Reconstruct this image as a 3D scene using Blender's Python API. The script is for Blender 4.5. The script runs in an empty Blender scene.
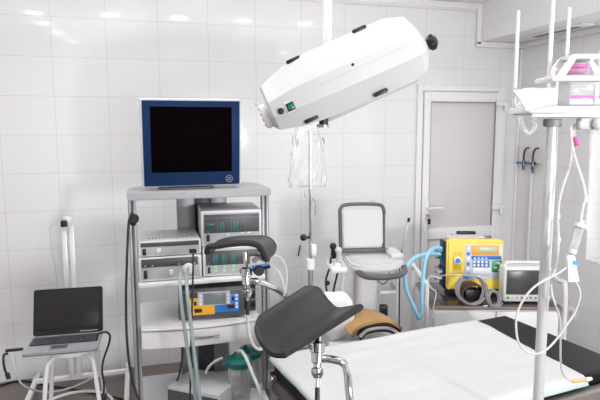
import bpy, bmesh, math, random
from mathutils import Vector, Matrix, noise
R = math.radians
random.seed(7)
C = bpy.context.scene.collection

# ------------------------------------------------------------------ materials
def lin(c):
    return tuple(((v/255)/12.92 if v/255 <= .04045 else (((v/255)+.055)/1.055)**2.4) for v in c) + (1,)

def mat(name, c, rough=.45, metal=0., spec=.5, var=.03, scale=14., coat=0., bump=0., emit=None, estr=0.):
    m = bpy.data.materials.new(name); m.use_nodes = True
    nt = m.node_tree; b = nt.nodes['Principled BSDF']
    b.inputs['Roughness'].default_value = rough
    b.inputs['Metallic'].default_value = metal
    b.inputs['Specular IOR Level'].default_value = spec
    b.inputs['Coat Weight'].default_value = coat
    tc = nt.nodes.new('ShaderNodeTexCoord'); n = nt.nodes.new('ShaderNodeTexNoise')
    n.inputs['Scale'].default_value = scale; n.inputs['Detail'].default_value = 3
    nt.links.new(tc.outputs['Object'], n.inputs['Vector'])
    mx = nt.nodes.new('ShaderNodeMix'); mx.data_type = 'RGBA'
    base = lin(c)
    mx.inputs[6].default_value = tuple(max(0, v*(1-var)) for v in base[:3]) + (1,)
    mx.inputs[7].default_value = tuple(min(1, v*(1+var)) for v in base[:3]) + (1,)
    nt.links.new(n.outputs['Fac'], mx.inputs[0]); nt.links.new(mx.outputs[2], b.inputs['Base Color'])
    if bump:
        bp = nt.nodes.new('ShaderNodeBump'); bp.inputs['Strength'].default_value = bump; bp.inputs['Distance'].default_value = .004
        nt.links.new(n.outputs['Fac'], bp.inputs['Height']); nt.links.new(bp.outputs['Normal'], b.inputs['Normal'])
    if emit:
        b.inputs['Emission Color'].default_value = lin(emit); b.inputs['Emission Strength'].default_value = estr
    return m

def clear(name, c, alpha=.25, rough=.15):
    """thin clear plastic or glass: mostly lets light straight through"""
    m = bpy.data.materials.new(name); m.use_nodes = True
    nt = m.node_tree; b = nt.nodes['Principled BSDF']; out = nt.nodes['Material Output']
    b.inputs['Base Color'].default_value = lin(c); b.inputs['Roughness'].default_value = rough
    t = nt.nodes.new('ShaderNodeBsdfTransparent'); t.inputs['Color'].default_value = (1, 1, 1, 1)
    lw = nt.nodes.new('ShaderNodeLayerWeight'); lw.inputs['Blend'].default_value = .35
    n = nt.nodes.new('ShaderNodeTexNoise'); n.inputs['Scale'].default_value = 20
    ad = nt.nodes.new('ShaderNodeMath'); ad.operation = 'MULTIPLY_ADD'; ad.use_clamp = True
    nt.links.new(lw.outputs['Facing'], ad.inputs[0]); ad.inputs[1].default_value = .55; ad.inputs[2].default_value = alpha
    mx = nt.nodes.new('ShaderNodeMixShader')
    nt.links.new(ad.outputs[0], mx.inputs[0]); nt.links.new(t.outputs[0], mx.inputs[1]); nt.links.new(b.outputs[0], mx.inputs[2])
    nt.links.new(mx.outputs[0], out.inputs['Surface'])
    return m

def tiles(name, axis, off_h, off_v, c=(233, 232, 233), c2=(214, 212, 213)):
    m = bpy.data.materials.new(name); m.use_nodes = True
    nt = m.node_tree; b = nt.nodes['Principled BSDF']
    b.inputs['Roughness'].default_value = .07; b.inputs['Specular IOR Level'].default_value = .4
    tc = nt.nodes.new('ShaderNodeTexCoord'); sp = nt.nodes.new('ShaderNodeSeparateXYZ'); cb = nt.nodes.new('ShaderNodeCombineXYZ')
    nt.links.new(tc.outputs['Object'], sp.inputs[0])
    a1 = nt.nodes.new('ShaderNodeMath'); a1.inputs[1].default_value = 30/3-off_h
    a2 = nt.nodes.new('ShaderNodeMath'); a2.inputs[1].default_value = 5-off_v
    nt.links.new(sp.outputs[axis], a1.inputs[0]); nt.links.new(sp.outputs['Z'], a2.inputs[0])
    nt.links.new(a1.outputs[0], cb.inputs[0]); nt.links.new(a2.outputs[0], cb.inputs[1])
    br = nt.nodes.new('ShaderNodeTexBrick'); br.offset = 0; br.squash = 1
    br.inputs['Scale'].default_value = 1; br.inputs['Brick Width'].default_value = 1/3; br.inputs['Row Height'].default_value = .25
    br.inputs['Mortar Size'].default_value = .0022; br.inputs['Mortar Smooth'].default_value = .3; br.inputs['Bias'].default_value = 0
    br.inputs['Color1'].default_value = lin(c); br.inputs['Color2'].default_value = lin(tuple(v-2 for v in c)); br.inputs['Mortar'].default_value = lin(c2)
    nt.links.new(cb.outputs[0], br.inputs['Vector']); nt.links.new(br.outputs['Color'], b.inputs['Base Color'])
    n = nt.nodes.new('ShaderNodeTexNoise'); n.inputs['Scale'].default_value = 2.2; nt.links.new(tc.outputs['Object'], n.inputs['Vector'])
    ad = nt.nodes.new('ShaderNodeMath'); ad.operation = 'MULTIPLY_ADD'
    nt.links.new(br.outputs['Fac'], ad.inputs[0]); ad.inputs[1].default_value = -.4; nt.links.new(n.outputs['Fac'], ad.inputs[2])
    bp = nt.nodes.new('ShaderNodeBump'); bp.inputs['Strength'].default_value = .12; bp.inputs['Distance'].default_value = .004
    nt.links.new(ad.outputs[0], bp.inputs['Height']); nt.links.new(bp.outputs['Normal'], b.inputs['Normal'])
    return m

M = {
 'ceiling': mat('ceiling_paint', (240, 239, 240), .8), 'mould': mat('moulding', (236, 234, 235), .5),
 'floor': mat('floor_vinyl', (116, 106, 101), .35, scale=40, var=.08),
 'pvc': mat('white_pvc', (238, 237, 238), .3), 'door_panel': mat('door_panel', (216, 212, 215), .35),
 'gasket': mat('grey_gasket', (150, 148, 150), .6),
 'white': mat('white_plastic', (236, 236, 237), .35), 'enamel': mat('white_enamel', (236, 236, 237), .22, coat=.3),
 'lampwhite': mat('lamp_white', (212, 212, 213), .35, coat=.1),
 'panelwhite': mat('padded_white', (206, 206, 208), .5, spec=.3),
 'offwhite': mat('offwhite_plastic', (228, 227, 227), .4), 'cartgrey': mat('cart_grey', (160, 161, 165), .4), 'face': mat('console_face', (186, 186, 189), .45),
 'caselight': mat('console_case', (226, 226, 227), .4),
 'lgrey': mat('light_grey_plastic', (202, 202, 204), .45),
 'dmid': mat('slate_grey_plastic', (86, 86, 90), .45),
 'mgrey': mat('mid_grey_plastic', (140, 141, 145), .45), 'dgrey': mat('dark_grey_plastic', (78, 77, 82), .4),
 'alu': mat('brushed_aluminium', (156, 157, 161), .38, .3, scale=60), 'steel': mat('polished_steel', (196, 196, 198), .14, 1.),
 'satin': mat('satin_steel', (186, 185, 186), .28, .9), 'black': mat('black_plastic', (22, 21, 23), .4),
 'polegrey': mat('painted_pole', (214, 214, 217), .3, .25),
 'rubber': mat('black_rubber', (32, 31, 33), .6), 'leather': mat('black_leatherette', (25, 23, 25), .36, spec=.4, var=.08, scale=90, bump=.05),
 'bedpad': mat('mattress_vinyl', (27, 24, 27), .6, spec=.25, var=.06, scale=60), 'rail': mat('bed_rail', (140, 132, 128), .35, .4),
 'sheet': mat('paper_sheet', (212, 212, 213), .85, var=.012, scale=22, bump=.6), 'mint': mat('mint_border', (196, 216, 212), .7),
 'blue': mat('navy_bezel', (20, 46, 84), .4, spec=.15), 'screen': mat('dark_screen', (9, 6, 9), .3, spec=0.), 'lapscreen': mat('laptop_screen', (50, 47, 51), .3, spec=.12),
 'monscreen': mat('grey_screen', (74, 74, 78), .25), 'lcd': mat('lcd_grey', (120, 130, 132), .3), 'lcdlight': mat('lcd_pale', (186, 208, 190), .3),
 'yellow': mat('yellow_plastic', (240, 212, 70), .35), 'dyellow': mat('dark_yellow_plastic', (214, 182, 24), .4),
 'amber': mat('amber_panel', (238, 176, 26), .4), 'azure': mat('azure_panel', (28, 124, 206), .4), 'keyblue': mat('keypad_blue', (36, 104, 190), .4),
 'orange': mat('pale_orange_panel', (226, 170, 84), .4), 'green': mat('green_panel', (40, 150, 96), .4), 'palegrey': mat('pale_keypad', (206, 214, 220), .4),
 'lilac': mat('lilac_panel', (206, 200, 212), .4), 'teal': mat('teal_lid', (22, 112, 106), .35), 'tealbar': mat('teal_indicator', (24, 120, 112), .4),
 'ledgreen': mat('green_button', (168, 232, 172), .4), 'darkred': mat('dark_red_display', (70, 20, 22), .3),
 'hose': mat('blue_hose', (140, 200, 230), .4), 'tubing': mat('pale_tubing', (206, 208, 209), .3), 'greytube': mat('grey_tubing', (150, 162, 164), .35),
 'tan': mat('tan_leather', (186, 144, 88), .5, var=.07, scale=30), 'brown': mat('brown_fabric', (84, 62, 54), .8), 'cable': mat('grey_cable', (146, 146, 151), .45),
 'pink': mat('pink_plastic', (238, 96, 176), .4), 'magenta': mat('magenta_label', (214, 110, 186), .5), 'cyanblue': mat('sky_blue_wheel', (40, 160, 226), .4),
 'tablegloss': mat('dark_glossy_top', (66, 58, 56), .1), 'edge': mat('brown_edge', (140, 126, 116), .4), 'chrome': mat('chrome', (214, 214, 216), .08, 1.),
 'brass': mat('brass_key', (176, 150, 90), .3, .9), 'needle': mat('tan_cap', (226, 184, 120), .5), 'tapbody': mat('tap_bronze', (92, 84, 86), .3, .7),
 'tapblue': mat('tap_blue', (44, 112, 196), .4), 'towel': mat('white_cloth', (240, 240, 241), .85, bump=.3, scale=60),
 'switchgreen': mat('lit_green_switch', (16, 120, 96), .3), 'stripe': mat('black_binding', (40, 36, 34), .6),
 'glass': clear('window_glass', (235, 240, 242), .04, .05), 'clearp': clear('clear_plastic', (236, 238, 238), .16, .12),
 'bag': clear('polythene', (243, 244, 244), .10, .10), 'frost': clear('frosted_tube', (238, 238, 239), .45, .25), 'jar': clear('jar_plastic', (214, 216, 216), .2, .1),
 'outside': mat('outdoor_haze', (240, 244, 248), .9, emit=(240, 245, 250), estr=2.0),
 'lampglow': mat('lamp_glow', (255, 255, 255), .5, emit=(255, 252, 248), estr=22.),
}

# ------------------------------------------------------------------ mesh builder
class MB:
    def __init__(s): s.bm = bmesh.new(); s.mi = 0; s.mats = []
    def use(s, m):
        m = M[m]
        if m not in s.mats: s.mats.append(m)
        s.mi = s.mats.index(m); return s
    def _fin(s, faces):
        for f in faces: f.material_index = s.mi; f.smooth = True
    def _take(s, other, M4=None):
        """merge another bmesh"""
        mp = {}
        for v in other.verts: mp[v] = s.bm.verts.new(M4 @ v.co if M4 else v.co)
        fs = []
        for f in other.faces:
            try: fs.append(s.bm.faces.new([mp[v] for v in f.verts]))
            except ValueError: pass
        other.free(); s._fin(fs); return s
    def box(s, c, d, bev=.003, rot=None, seg=2):
        b = bmesh.new(); bmesh.ops.create_cube(b, size=1)
        for v in b.verts: v.co = Vector((v.co.x*d[0], v.co.y*d[1], v.co.z*d[2]))
        bev = min(bev, min(d)*.45)
        if bev > 0: bmesh.ops.bevel(b, geom=b.edges[:], offset=bev, segments=seg, affect='EDGES', profile=.5)
        m = Matrix.Translation(c)
        if rot is not None: m = m @ (rot if isinstance(rot, Matrix) else Matrix.Rotation(rot, 4, 'Z'))
        return s._take(b, m)
    def bx(s, lo, hi, bev=.003, seg=2):
        return s.box([(a+b)/2 for a, b in zip(lo, hi)], [abs(b-a) for a, b in zip(lo, hi)], bev, None, seg)
    def rings(s, rs, closed=True, caps=True):
        vs = [[s.bm.verts.new(p) for p in r] for r in rs]; fs = []; n = len(rs[0])
        for a, b in zip(vs, vs[1:]):
            for i in range(n if closed else n-1):
                j = (i+1) % n; fs.append(s.bm.faces.new((a[i], a[j], b[j], b[i])))
        if caps and closed: fs.append(s.bm.faces.new(vs[0][::-1])); fs.append(s.bm.faces.new(vs[-1]))
        s._fin(fs); return s
    def lathe(s, prof, p=(0, 0, 0), ax=(0, 0, 1), n=24, caps=True):
        ax = Vector(ax).normalized(); q = ax.to_track_quat('Z', 'Y'); p = Vector(p)
        return s.rings([[p + q @ Vector((r*math.cos(2*math.pi*i/n), r*math.sin(2*math.pi*i/n), z)) for i in range(n)] for r, z in prof], True, caps)
    def cyl(s, p0, p1, r, r2=None, n=20, bev=0.):
        p0 = Vector(p0); d = Vector(p1)-p0; L = d.length; r2 = r if r2 is None else r2
        if bev: pr = [(r-bev, 0), (r, bev), (r2, L-bev), (r2-bev, L)]
        else: pr = [(r, 0), (r2, L)]
        return s.lathe(pr, p0, d, n)
    def tube(s, pts, r, n=10, smooth=True, sub=6, closed=False):
        P = [Vector(p) for p in pts]
        if smooth and len(P) > 2:
            Q = []; N = len(P)
            rng = range(N if closed else N-1)
            for i in rng:
                if closed: a, b, c, d = P[i-1], P[i], P[(i+1) % N], P[(i+2) % N]
                else: a, b, c, d = P[max(i-1, 0)], P[i], P[i+1], P[min(i+2, N-1)]
                for k in range(sub):
                    t = k/sub
                    Q.append(.5*((2*b)+(c-a)*t+(2*a-5*b+4*c-d)*t*t+(3*b-a-3*c+d)*t**3))
            if not closed: Q.append(P[-1])
            P = Q
        rs = []; up = None; N = len(P)
        for i, p in enumerate(P):
            if closed: t = P[(i+1) % N]-P[i-1]
            else: t = P[min(i+1, N-1)]-P[max(i-1, 0)]
            if t.length < 1e-7: t = Vector((0, 0, 1))
            t.normalize()
            if up is None: up = t.orthogonal().normalized()
            up = (up - t*up.dot(t))
            if up.length < 1e-6: up = t.orthogonal()
            up.normalize(); w = t.cross(up)
            rr = r[min(i*len(r)//N, len(r)-1)] if isinstance(r, (list, tuple)) else r
            rs.append([p+rr*(math.cos(2*math.pi*k/n)*up+math.sin(2*math.pi*k/n)*w) for k in range(n)])
        if closed: rs.append(rs[0]); return s.rings(rs, True, False)
        return s.rings(rs)
    def prism(s, poly, z0, z1, m=None, bev=0.):
        b = bmesh.new(); vs = [b.verts.new((x, y, z0)) for x, y in poly]; f = b.faces.new(vs)
        r = bmesh.ops.extrude_face_region(b, geom=[f])
        for v in r['geom']:
            if isinstance(v, bmesh.types.BMVert): v.co.z = z1
        bmesh.ops.recalc_face_normals(b, faces=b.faces[:])
        if bev: bmesh.ops.bevel(b, geom=[e for e in b.edges if abs(e.verts[0].co.z-e.verts[1].co.z) < 1e-6], offset=bev, segments=2, affect='EDGES')
        return s._take(b, m)
    def sphere(s, c, r, sc=(1, 1, 1), n=16):
        b = bmesh.new(); bmesh.ops.create_uvsphere(b, u_segments=n, v_segments=n//2+2, radius=r)
        return s._take(b, Matrix.Translation(c) @ Matrix.Diagonal((*sc, 1)))
    def torus(s, c, R_, r, ax=(0, 0, 1), n=32):
        q = Vector(ax).to_track_quat('Z', 'Y'); c = Vector(c)
        return s.tube([c+q @ Vector((R_*math.cos(2*math.pi*i/n), R_*math.sin(2*math.pi*i/n), 0)) for i in range(n)], r, 8, False, 1, True)
    def sheetgrid(s, fn, nu, nv, th):
        """a thin solid from a surface function on the unit square"""
        P = [[Vector(fn(i/nu, j/nv)) for j in range(nv+1)] for i in range(nu+1)]
        def nrm(i, j):
            a = P[min(i+1, nu)][j]-P[max(i-1, 0)][j]; b = P[i][min(j+1, nv)]-P[i][max(j-1, 0)]
            c = a.cross(b); return c.normalized() if c.length > 1e-9 else Vector((0, 0, 1))
        top = [[s.bm.verts.new(P[i][j]+nrm(i, j)*th/2) for j in range(nv+1)] for i in range(nu+1)]
        bot = [[s.bm.verts.new(P[i][j]-nrm(i, j)*th/2) for j in range(nv+1)] for i in range(nu+1)]
        fs = []
        for i in range(nu):
            for j in range(nv):
                fs.append(s.bm.faces.new((top[i][j], top[i+1][j], top[i+1][j+1], top[i][j+1])))
                fs.append(s.bm.faces.new((bot[i][j], bot[i][j+1], bot[i+1][j+1], bot[i+1][j])))
        for i in range(nu):
            for j in (0, nv): fs.append(s.bm.faces.new((top[i][j], bot[i][j], bot[i+1][j], top[i+1][j])))
        for j in range(nv):
            for i in (0, nu): fs.append(s.bm.faces.new((top[i][j], top[i][j+1], bot[i][j+1], bot[i][j])))
        s._fin(fs); return s
    def build(s, name, parent=None, sharp=35, recenter=True):
        bm = s.bm
        bmesh.ops.recalc_face_normals(bm, faces=bm.faces[:])
        for e in bm.edges:
            if len(e.link_faces) == 2 and e.calc_face_angle(0) > R(sharp): e.smooth = False
        o = bpy.data.objects.new(name, None); bpy.data.objects.remove(o)
        me = bpy.data.meshes.new(name)
        off = Vector((0, 0, 0))
        if parent is None and recenter and bm.verts:
            xs = [v.co for v in bm.verts]
            off = Vector(((min(v.x for v in xs)+max(v.x for v in xs))/2, (min(v.y for v in xs)+max(v.y for v in xs))/2, min(v.z for v in xs)))
            for v in bm.verts: v.co -= off
        bm.to_mesh(me); bm.free()
        for m in s.mats: me.materials.append(m)
        o = bpy.data.objects.new(name, me); C.objects.link(o); o.location = off
        if parent is not None: o.parent = parent
        return o

def mb(m): return MB().use(m)
def tag(o, label, cat, group=None):
    o['label'] = label; o['category'] = cat
    if group: o['group'] = group
    return o
def thing(name, label, cat, loc=(0, 0, 0), rz=0., group=None):
    o = bpy.data.objects.new(name, None); C.objects.link(o); o.empty_display_size = .1
    o.location = loc; o.rotation_euler = (0, 0, R(rz)); return tag(o, label, cat, group)
def struct(o): o['kind'] = 'structure'; return o
def dup(root, loc, label=None, rz=None):
    r = root.copy(); C.objects.link(r); r.location = loc
    if rz is not None: r.rotation_euler = (0, 0, R(rz))
    if label: r['label'] = label
    for ch in list(root.children):
        c = ch.copy(); C.objects.link(c); c.parent = r
        for g in ch.children:
            d = g.copy(); C.objects.link(d); d.parent = c
    return r
def rrect(w, h, r, n=5):
    out = []
    for cx, cy, a0 in ((w/2-r, h/2-r, 0), (-w/2+r, h/2-r, 90), (-w/2+r, -h/2+r, 180), (w/2-r, -h/2+r, 270)):
        for k in range(n+1):
            a = R(a0+90*k/n); out.append((cx+r*math.cos(a), cy+r*math.sin(a)))
    return out
XZ = Matrix(((1, 0, 0, 0), (0, 0, -1, 0), (0, 1, 0, 0), (0, 0, 0, 1)))      # prism drawn in x,z and extruded towards -y

# ------------------------------------------------------------------ room (floor z=0, back wall y=4.008, right wall x=3.03)
XL, XR, YB, YF, ZC = -2.3, 3.03, 4.008, -2.4, 2.645
WT = .25
M['tile_back'] = tiles('wall_tiles_back', 'X', .1659, .142)
M['tile_side'] = tiles('wall_tiles_side', 'Y', .0080, .142)
struct(mb('floor').bx((XL-WT, YF-WT, -.12), (XR+WT, YB+WT, 0), 0).build('floor', recenter=False))
struct(mb('ceiling').bx((XL-WT, YF-WT, ZC), (XR+WT, YB+WT, ZC+.12), 0).build('ceiling', recenter=False))
struct(mb('tile_back').bx((XL-WT, YB, 0), (XR+WT, YB+WT, ZC), 0).build('wall_back', recenter=False))
struct(mb('tile_side').bx((XL-WT, YF, 0), (XL, YB, ZC), 0).build('wall_left', recenter=False))
# front wall (behind the viewer) with an opening added for the frontal fill light
FX0, FX1, FZ0, FZ1 = .3, 1.78, .75, 2.06
w = mb('tile_back')
w.bx((XL-WT, YF-WT, 0), (FX0, YF, ZC), 0).bx((FX1, YF-WT, 0), (XR+WT, YF, ZC), 0)
w.bx((FX0, YF-WT, 0), (FX1, YF, FZ0), 0).bx((FX0, YF-WT, FZ1), (FX1, YF, ZC), 0)
struct(w.build('wall_front', recenter=False))
# right wall with the window opening
WY0, WY1, WZ0, WZ1 = 1.15, 3.205, .757, 2.2
w = mb('tile_side')
w.bx((XR, YF, 0), (XR+WT, WY0, ZC), 0).bx((XR, WY1, 0), (XR+WT, YB, ZC), 0)
w.bx((XR, WY0, 0), (XR+WT, WY1, WZ0), 0).bx((XR, WY0, WZ1), (XR+WT, WY1, ZC), 0)
struct(w.build('wall_right', recenter=False))

def window(name, axis, pos, a0, a1, z0, z1, sgn):
    """white PVC window with two casements; axis says along which axis it runs"""
    def P(a, d, z): return (pos+sgn*d, a, z) if axis == 'y' else (a, pos+sgn*d, z)
    f = mb('pvc')
    def bar(aa, ab, za, zb, da=.14, db=.20):
        p, q = P(aa, da, za), P(ab, db, zb)
        f.bx([min(x, y) for x, y in zip(p, q)], [max(x, y) for x, y in zip(p, q)], .006)
    bar(a0, a0+.07, z0, z1); bar(a1-.07, a1, z0, z1); bar(a0+.07, a1-.07, z0, z0+.07); bar(a0+.07, a1-.07, z1-.07, z1)
    am = (a0+a1)/2; bar(am-.05, am+.05, z0+.07, z1-.07)
    o = struct(f.build(name, recenter=False))
    for b0, b1 in ((a0+.07, am-.05), (am+.05, a1-.07)):
        g = mb('glass'); p, q = P(b0, .165, z0+.07), P(b1, .171, z1-.07)
        g.bx([min(x, y) for x, y in zip(p, q)], [max(x, y) for x, y in zip(p, q)], 0).build('window_pane', o)
    g = mb('pvc'); p, q = P(am-.02, .115, (z0+z1)/2-.06), P(am+.02, .14, (z0+z1)/2+.06)
    g.bx([min(x, y) for x, y in zip(p, q)], [max(x, y) for x, y in zip(p, q)], .006).build('window_handle', o)
window('window_1', 'y', XR, WY0, WY1, WZ0, WZ1, 1)
window('fill_window', 'x', YF, FX0, FX1, FZ0, FZ1, -1)  # unseen window, added and placed to carry the frontal fill

# soffit boxing along the right wall, with its vent grille
SX, SZ = 2.640, 2.358
o = struct(mb('ceiling').bx((SX, YF, SZ), (XR, YB, ZC), 0).build('trim_1', recenter=False))
v = thing('air_vent', 'narrow grey slotted air vent set in the underside of the ceiling boxing', 'vent', (2.86, 3.42, SZ-.012))
mb('pvc').bx((-.05, -.30, 0), (.05, .30, .0118), .003).build('vent_frame', v)
g = mb('gasket')
for k in range(3): g.bx((-.03+k*.022, -.22, -.003), (-.018+k*.022, .22, .001), .001)
g.build('slot', v)
# cornice mouldings
def cornice(name, pts, r=.045, d=.025):
    b = mb('mould')
    for lo, hi in pts: b.bx(lo, hi, .008)
    return struct(b.build(name, recenter=False))
cornice('trim_2', [((XL, YB-.03, ZC-.05), (SX-.03, YB-.0005, ZC-.0005)), ((XL, YB-.018, ZC-.062), (SX-.03, YB-.0005, ZC-.045)),
                   ((SX-.045, YB-.03, SZ-.03), (SX-.0005, YB-.0005, ZC-.0005)), ((SX-.045, YB-.03, SZ-.045), (XR-.03, YB-.0005, SZ-.0005))])
cornice('trim_3', [((XR-.03, YF+.001, SZ-.045), (XR-.0005, YB-.0005, SZ-.0005))])
struct(mb('mould').bx((XR-.022, YB-.022, .001), (XR-.0005, YB-.0005, SZ-.046), .006).build('trim_4', recenter=False))

# door on the back wall
DX0, DX1, DZ1 = 2.095, 2.885, 2.012
fr = mb('pvc')
fr.bx((DX0, YB-.03, .001), (DX0+.045, YB-.0005, DZ1), .004).bx((DX1-.075, YB-.03, .001), (DX1, YB-.0005, DZ1), .004).bx((DX0+.045, YB-.03, DZ1-.045), (DX1-.075, YB-.0005, DZ1), .004)
door = struct(fr.build('door_1', recenter=False))
lf = mb('pvc'); lx0, lx1, lz1 = DX0+.051, DX1-.081, DZ1-.051; y0, y1 = YB-.042, YB-.002
px0, px1 = lx0+.055, lx1-.018
lf.bx((lx0, y0, .012), (px0, y1, lz1), .004); lf.bx((px1, y0, .012), (lx1, y1, lz1), .004)
for za, zb in ((lz1-.075, lz1), (.80, .885), (.012, .12)): lf.bx((px0, y0, za), (px1, y1, zb), .002)
lf.build('door_leaf', door)
for za, zb in ((.885, lz1-.075), (.12, .80)):
    p = mb('door_panel').bx((px0, YB-.026, za), (px1, YB-.006, zb), .001); p.build('door_panel', door)
    g = mb('gasket')
    g.bx((px0, YB-.040, zb-.008), (px1, YB-.024, zb), .001).bx((px1-.007, YB-.040, za), (px1, YB-.024, zb-.008), .001).bx((px0, YB-.040, za), (px0+.004, YB-.024, zb-.008), .001)
    g.build('door_gasket', door)
h = mb('enamel').bx((2.168, y0-.008, .955), (2.198, y0, 1.11), .004).cyl((2.183, y0, 1.055), (2.183, y0-.045, 1.055), .009)
h.tube([(2.183, y0-.045, 1.055), (2.22, y0-.048, 1.057), (2.30, y0-.045, 1.055)], .009).build('door_handle', door)
mb('satin').cyl((2.183, y0-.006, 1.0), (2.183, y0-.022, 1.0), .011).build('lock_cylinder', door)
for hz in (1.87, 1.03, .35):
    mb('enamel').bx((lx1-.03, y0-.022, hz-.012), (lx1+.075, y0-.0005, hz+.026), .005).bx((lx1+.045, y0-.02, hz-.06), (lx1+.075, y0-.001, hz), .005).build('door_hinge', door)
k = mb('brass').cyl((2.183, y0-.0222, 1.0), (2.183, y0-.05, 1.0), .004).torus((2.183, y0-.045, .985), .014, .002, (1, 0, 0))
k.use('black').bx((2.172, y0-.052, .93), (2.195, y0-.040, .975), .004)
tag(k.build('key_bunch'), 'small bunch of keys with black fob hanging from the white door lock', 'keys')

# square recessed ceiling lights
spots = [(-.776, 2.80), (-.17, 2.85), (.40, 2.88), (.96, 2.89), (1.52, 2.92), (-.78, 2.30), (-.70, 1.80), (-.62, 1.30), (.6, .9), (1.8, .9), (.6, -.8), (1.8, -.8), (-.7, -.8)]
for i, (x, y) in enumerate(spots):
    t = thing('ceiling_light', 'small square recessed ceiling light with a white frame', 'light', (x, y, ZC-.012), 0, 'square recessed ceiling lights')
    f = mb('pvc')
    for s in (-1, 1): f.bx((s*.075-.010, -.085, 0), (s*.075+.010, .085, .0118), .002).bx((-.065, s*.075-.010, 0), (.065, s*.075+.010, .0118), .002)
    f.build('frame', t)
    mb('lampglow').bx((-.065, -.065, .003), (.065, .065, .0115), .001).build('diffuser', t)

# ------------------------------------------------------------------ endoscopy cart; local x along its front, y away from the front edge
CX, CY = -.056, 2.861
cart = thing('equipment_cart', 'tall grey wheeled equipment cart with shelves carrying stacked consoles and the big monitor', 'cart', (CX, CY, 0))
b = mb('cartgrey')
poly = [(0, 0), (.722, 0), (.722, .18)] + [(.722-.20*(1-math.cos(R(a))), .18+.25*math.sin(R(a))) for a in range(10, 91, 10)] + [(.26-.26*math.sin(R(a)), .18+.25*math.cos(R(a))) for a in range(0, 91, 10)]
b.prism(poly, 1.329, 1.370, None, .005); b.build('top_shelf', cart)
for x0 in (.002, .683):
    b = mb('alu'); b.bx((x0, .05, .10), (x0+.016, .09, 1.329), .004).bx((x0+.023, .05, .10), (x0+.039, .09, 1.329), .004).use('dgrey').bx((x0+.014, .056, .10), (x0+.025, .085, 1.328), .001)
    b.build('upright', cart)
b = mb('alu').bx((.262, .37, .10), (.362, .43, 1.329), .006).bx((.452, .37, .10), (.545, .43, 1.329), .006); b.build('back_column', cart)
b = mb('dgrey').bx((.362, .39, .10), (.452, .42, 1.329), .002).bx((.40, .384, .10), (.406, .39, 1.329), .001); b.build('cable_channel', cart)
b = mb('offwhite').bx((.036, .0, .884), (.668+.02, .42, .909), .006); b.build('shelf', cart)
b = mb('offwhite').bx((.042, .05, .665), (.664, .46, .674), .002)
def bow(x): return -.035*(1-((x-.345)/.30)**2)-.0
def bowed(z0, z1, yb, m, nm, par, grow=0.):
    q = mb(m); xs = [.044+.60*k/16 for k in range(17)]
    poly = [(x, bow(x)-grow) for x in xs]+[(.644, yb), (.044, yb)]
    q.prism(poly, z0, z1, None, .003); return q.build(nm, par)
bowed(.662, .674, .06, 'offwhite', 'drawer_top', cart, .004)
dr = bowed(.568, .656, .10, 'offwhite', 'drawer', cart)
b.bx((.042, .10, .568), (.050, .45, .665), .002).bx((.656, .10, .568), (.664, .45, .665), .002).bx((.042, .445, .568), (.664, .46, .665), .002).bx((.05, .10, .568), (.656, .445, .574), .001).build('drawer_case', cart)
hh = mb('lgrey').bx((.285, -.040, .598), (.435, -.030, .648), .004); hh.build('handle_recess', dr)
mb('chrome').tube([(.295, -.036, .622), (.298, -.056, .620), (.33, -.062, .618), (.39, -.062, .618), (.424, -.056, .620), (.427, -.036, .622)], .005).build('handle', dr)
b = mb('lgrey').bx((.03, -.16, .215), (.69, .43, .238), .006); b.build('bottom_shelf', cart)
b = mb('mgrey').bx((.0, -.18, .085), (.72, .46, .125), .015); b.build('base', cart)
for x in (.06, .66):
    for y in (-.12, .40):
        c = mb('dgrey').cyl((x-.014, y, .040), (x+.014, y, .040), .040, n=20, bev=.006); c.use('satin').cyl((x, y, .075), (x, y, .0855), .012); c.build('castor', cart)
# black cable socket on the left upright
mb('rubber').cyl((.030, .05, 1.235), (.030, .02, 1.235), .024, n=18, bev=.004).cyl((.030, .02, 1.235), (.024, -.005, 1.215), .014).build('cable_socket', cart)

# big monitor
mon = thing('monitor', 'large square monitor with navy bezel and black screen on top of the equipment cart', 'monitor', (CX+.327, CY+.165, 1.3705), 1.0)
tl = Matrix.Translation((0, -.09, .006)) @ Matrix.Rotation(R(5), 4, 'X')
def mo(m, nm, c, d, bev=.003, par=mon):
    q = mb(m); q.box((0, 0, 0), d, bev); 
    for v in q.bm.verts: v.co = tl @ (v.co+Vector(c))
    return q.build(nm, par)
mo('lgrey', 'housing', (0, .045, .229), (.506, .07, .446), .008)
mo('lgrey', 'rear_shell', (0, .11, .24), (.38, .07, .34), .02)
mo('blue', 'bezel', (0, .007, .228), (.486, .014, .430), .004)
mo('screen', 'screen', (-.002, -.0005, .248), (.406, .004, .330), .001)
q = mb('mgrey').torus((.187, -.002, .043), .017, .0018, (0, 1, 0)).torus((.187, -.002, .043), .007, .0018, (0, 1, 0))
for v in q.bm.verts: v.co = tl @ v.co
q.build('badge', mon)
mb('dgrey').bx((-.17, -.10, .0), (.11, .14, .010), .004).build('stand_foot', mon)
mb('lgrey').bx((-.08, .0, .008), (.08, .09, .10), .01).build('stand_neck', mon)

# consoles on the shelf
def console(name, label, cat, x0, x1, z0, z1, y0, rz, group=None):
    return thing(name, label, cat, (CX+x0, CY+y0, z0), rz, group), x1-x0, z1-z0
def front(par, nm, m, x0, z0, x1, z1, t=.004, bev=.0012, y=0.):
    return mb(m).bx((min(x0, x1), y-t, min(z0, z1)), (max(x0, x1), y+.001, max(z0, z1)), bev).build(nm, par)
def pxmap(L, T, sx, sz):
    return (lambda u: (u-L)*sx), (lambda v: (T-v)*sz)

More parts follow.
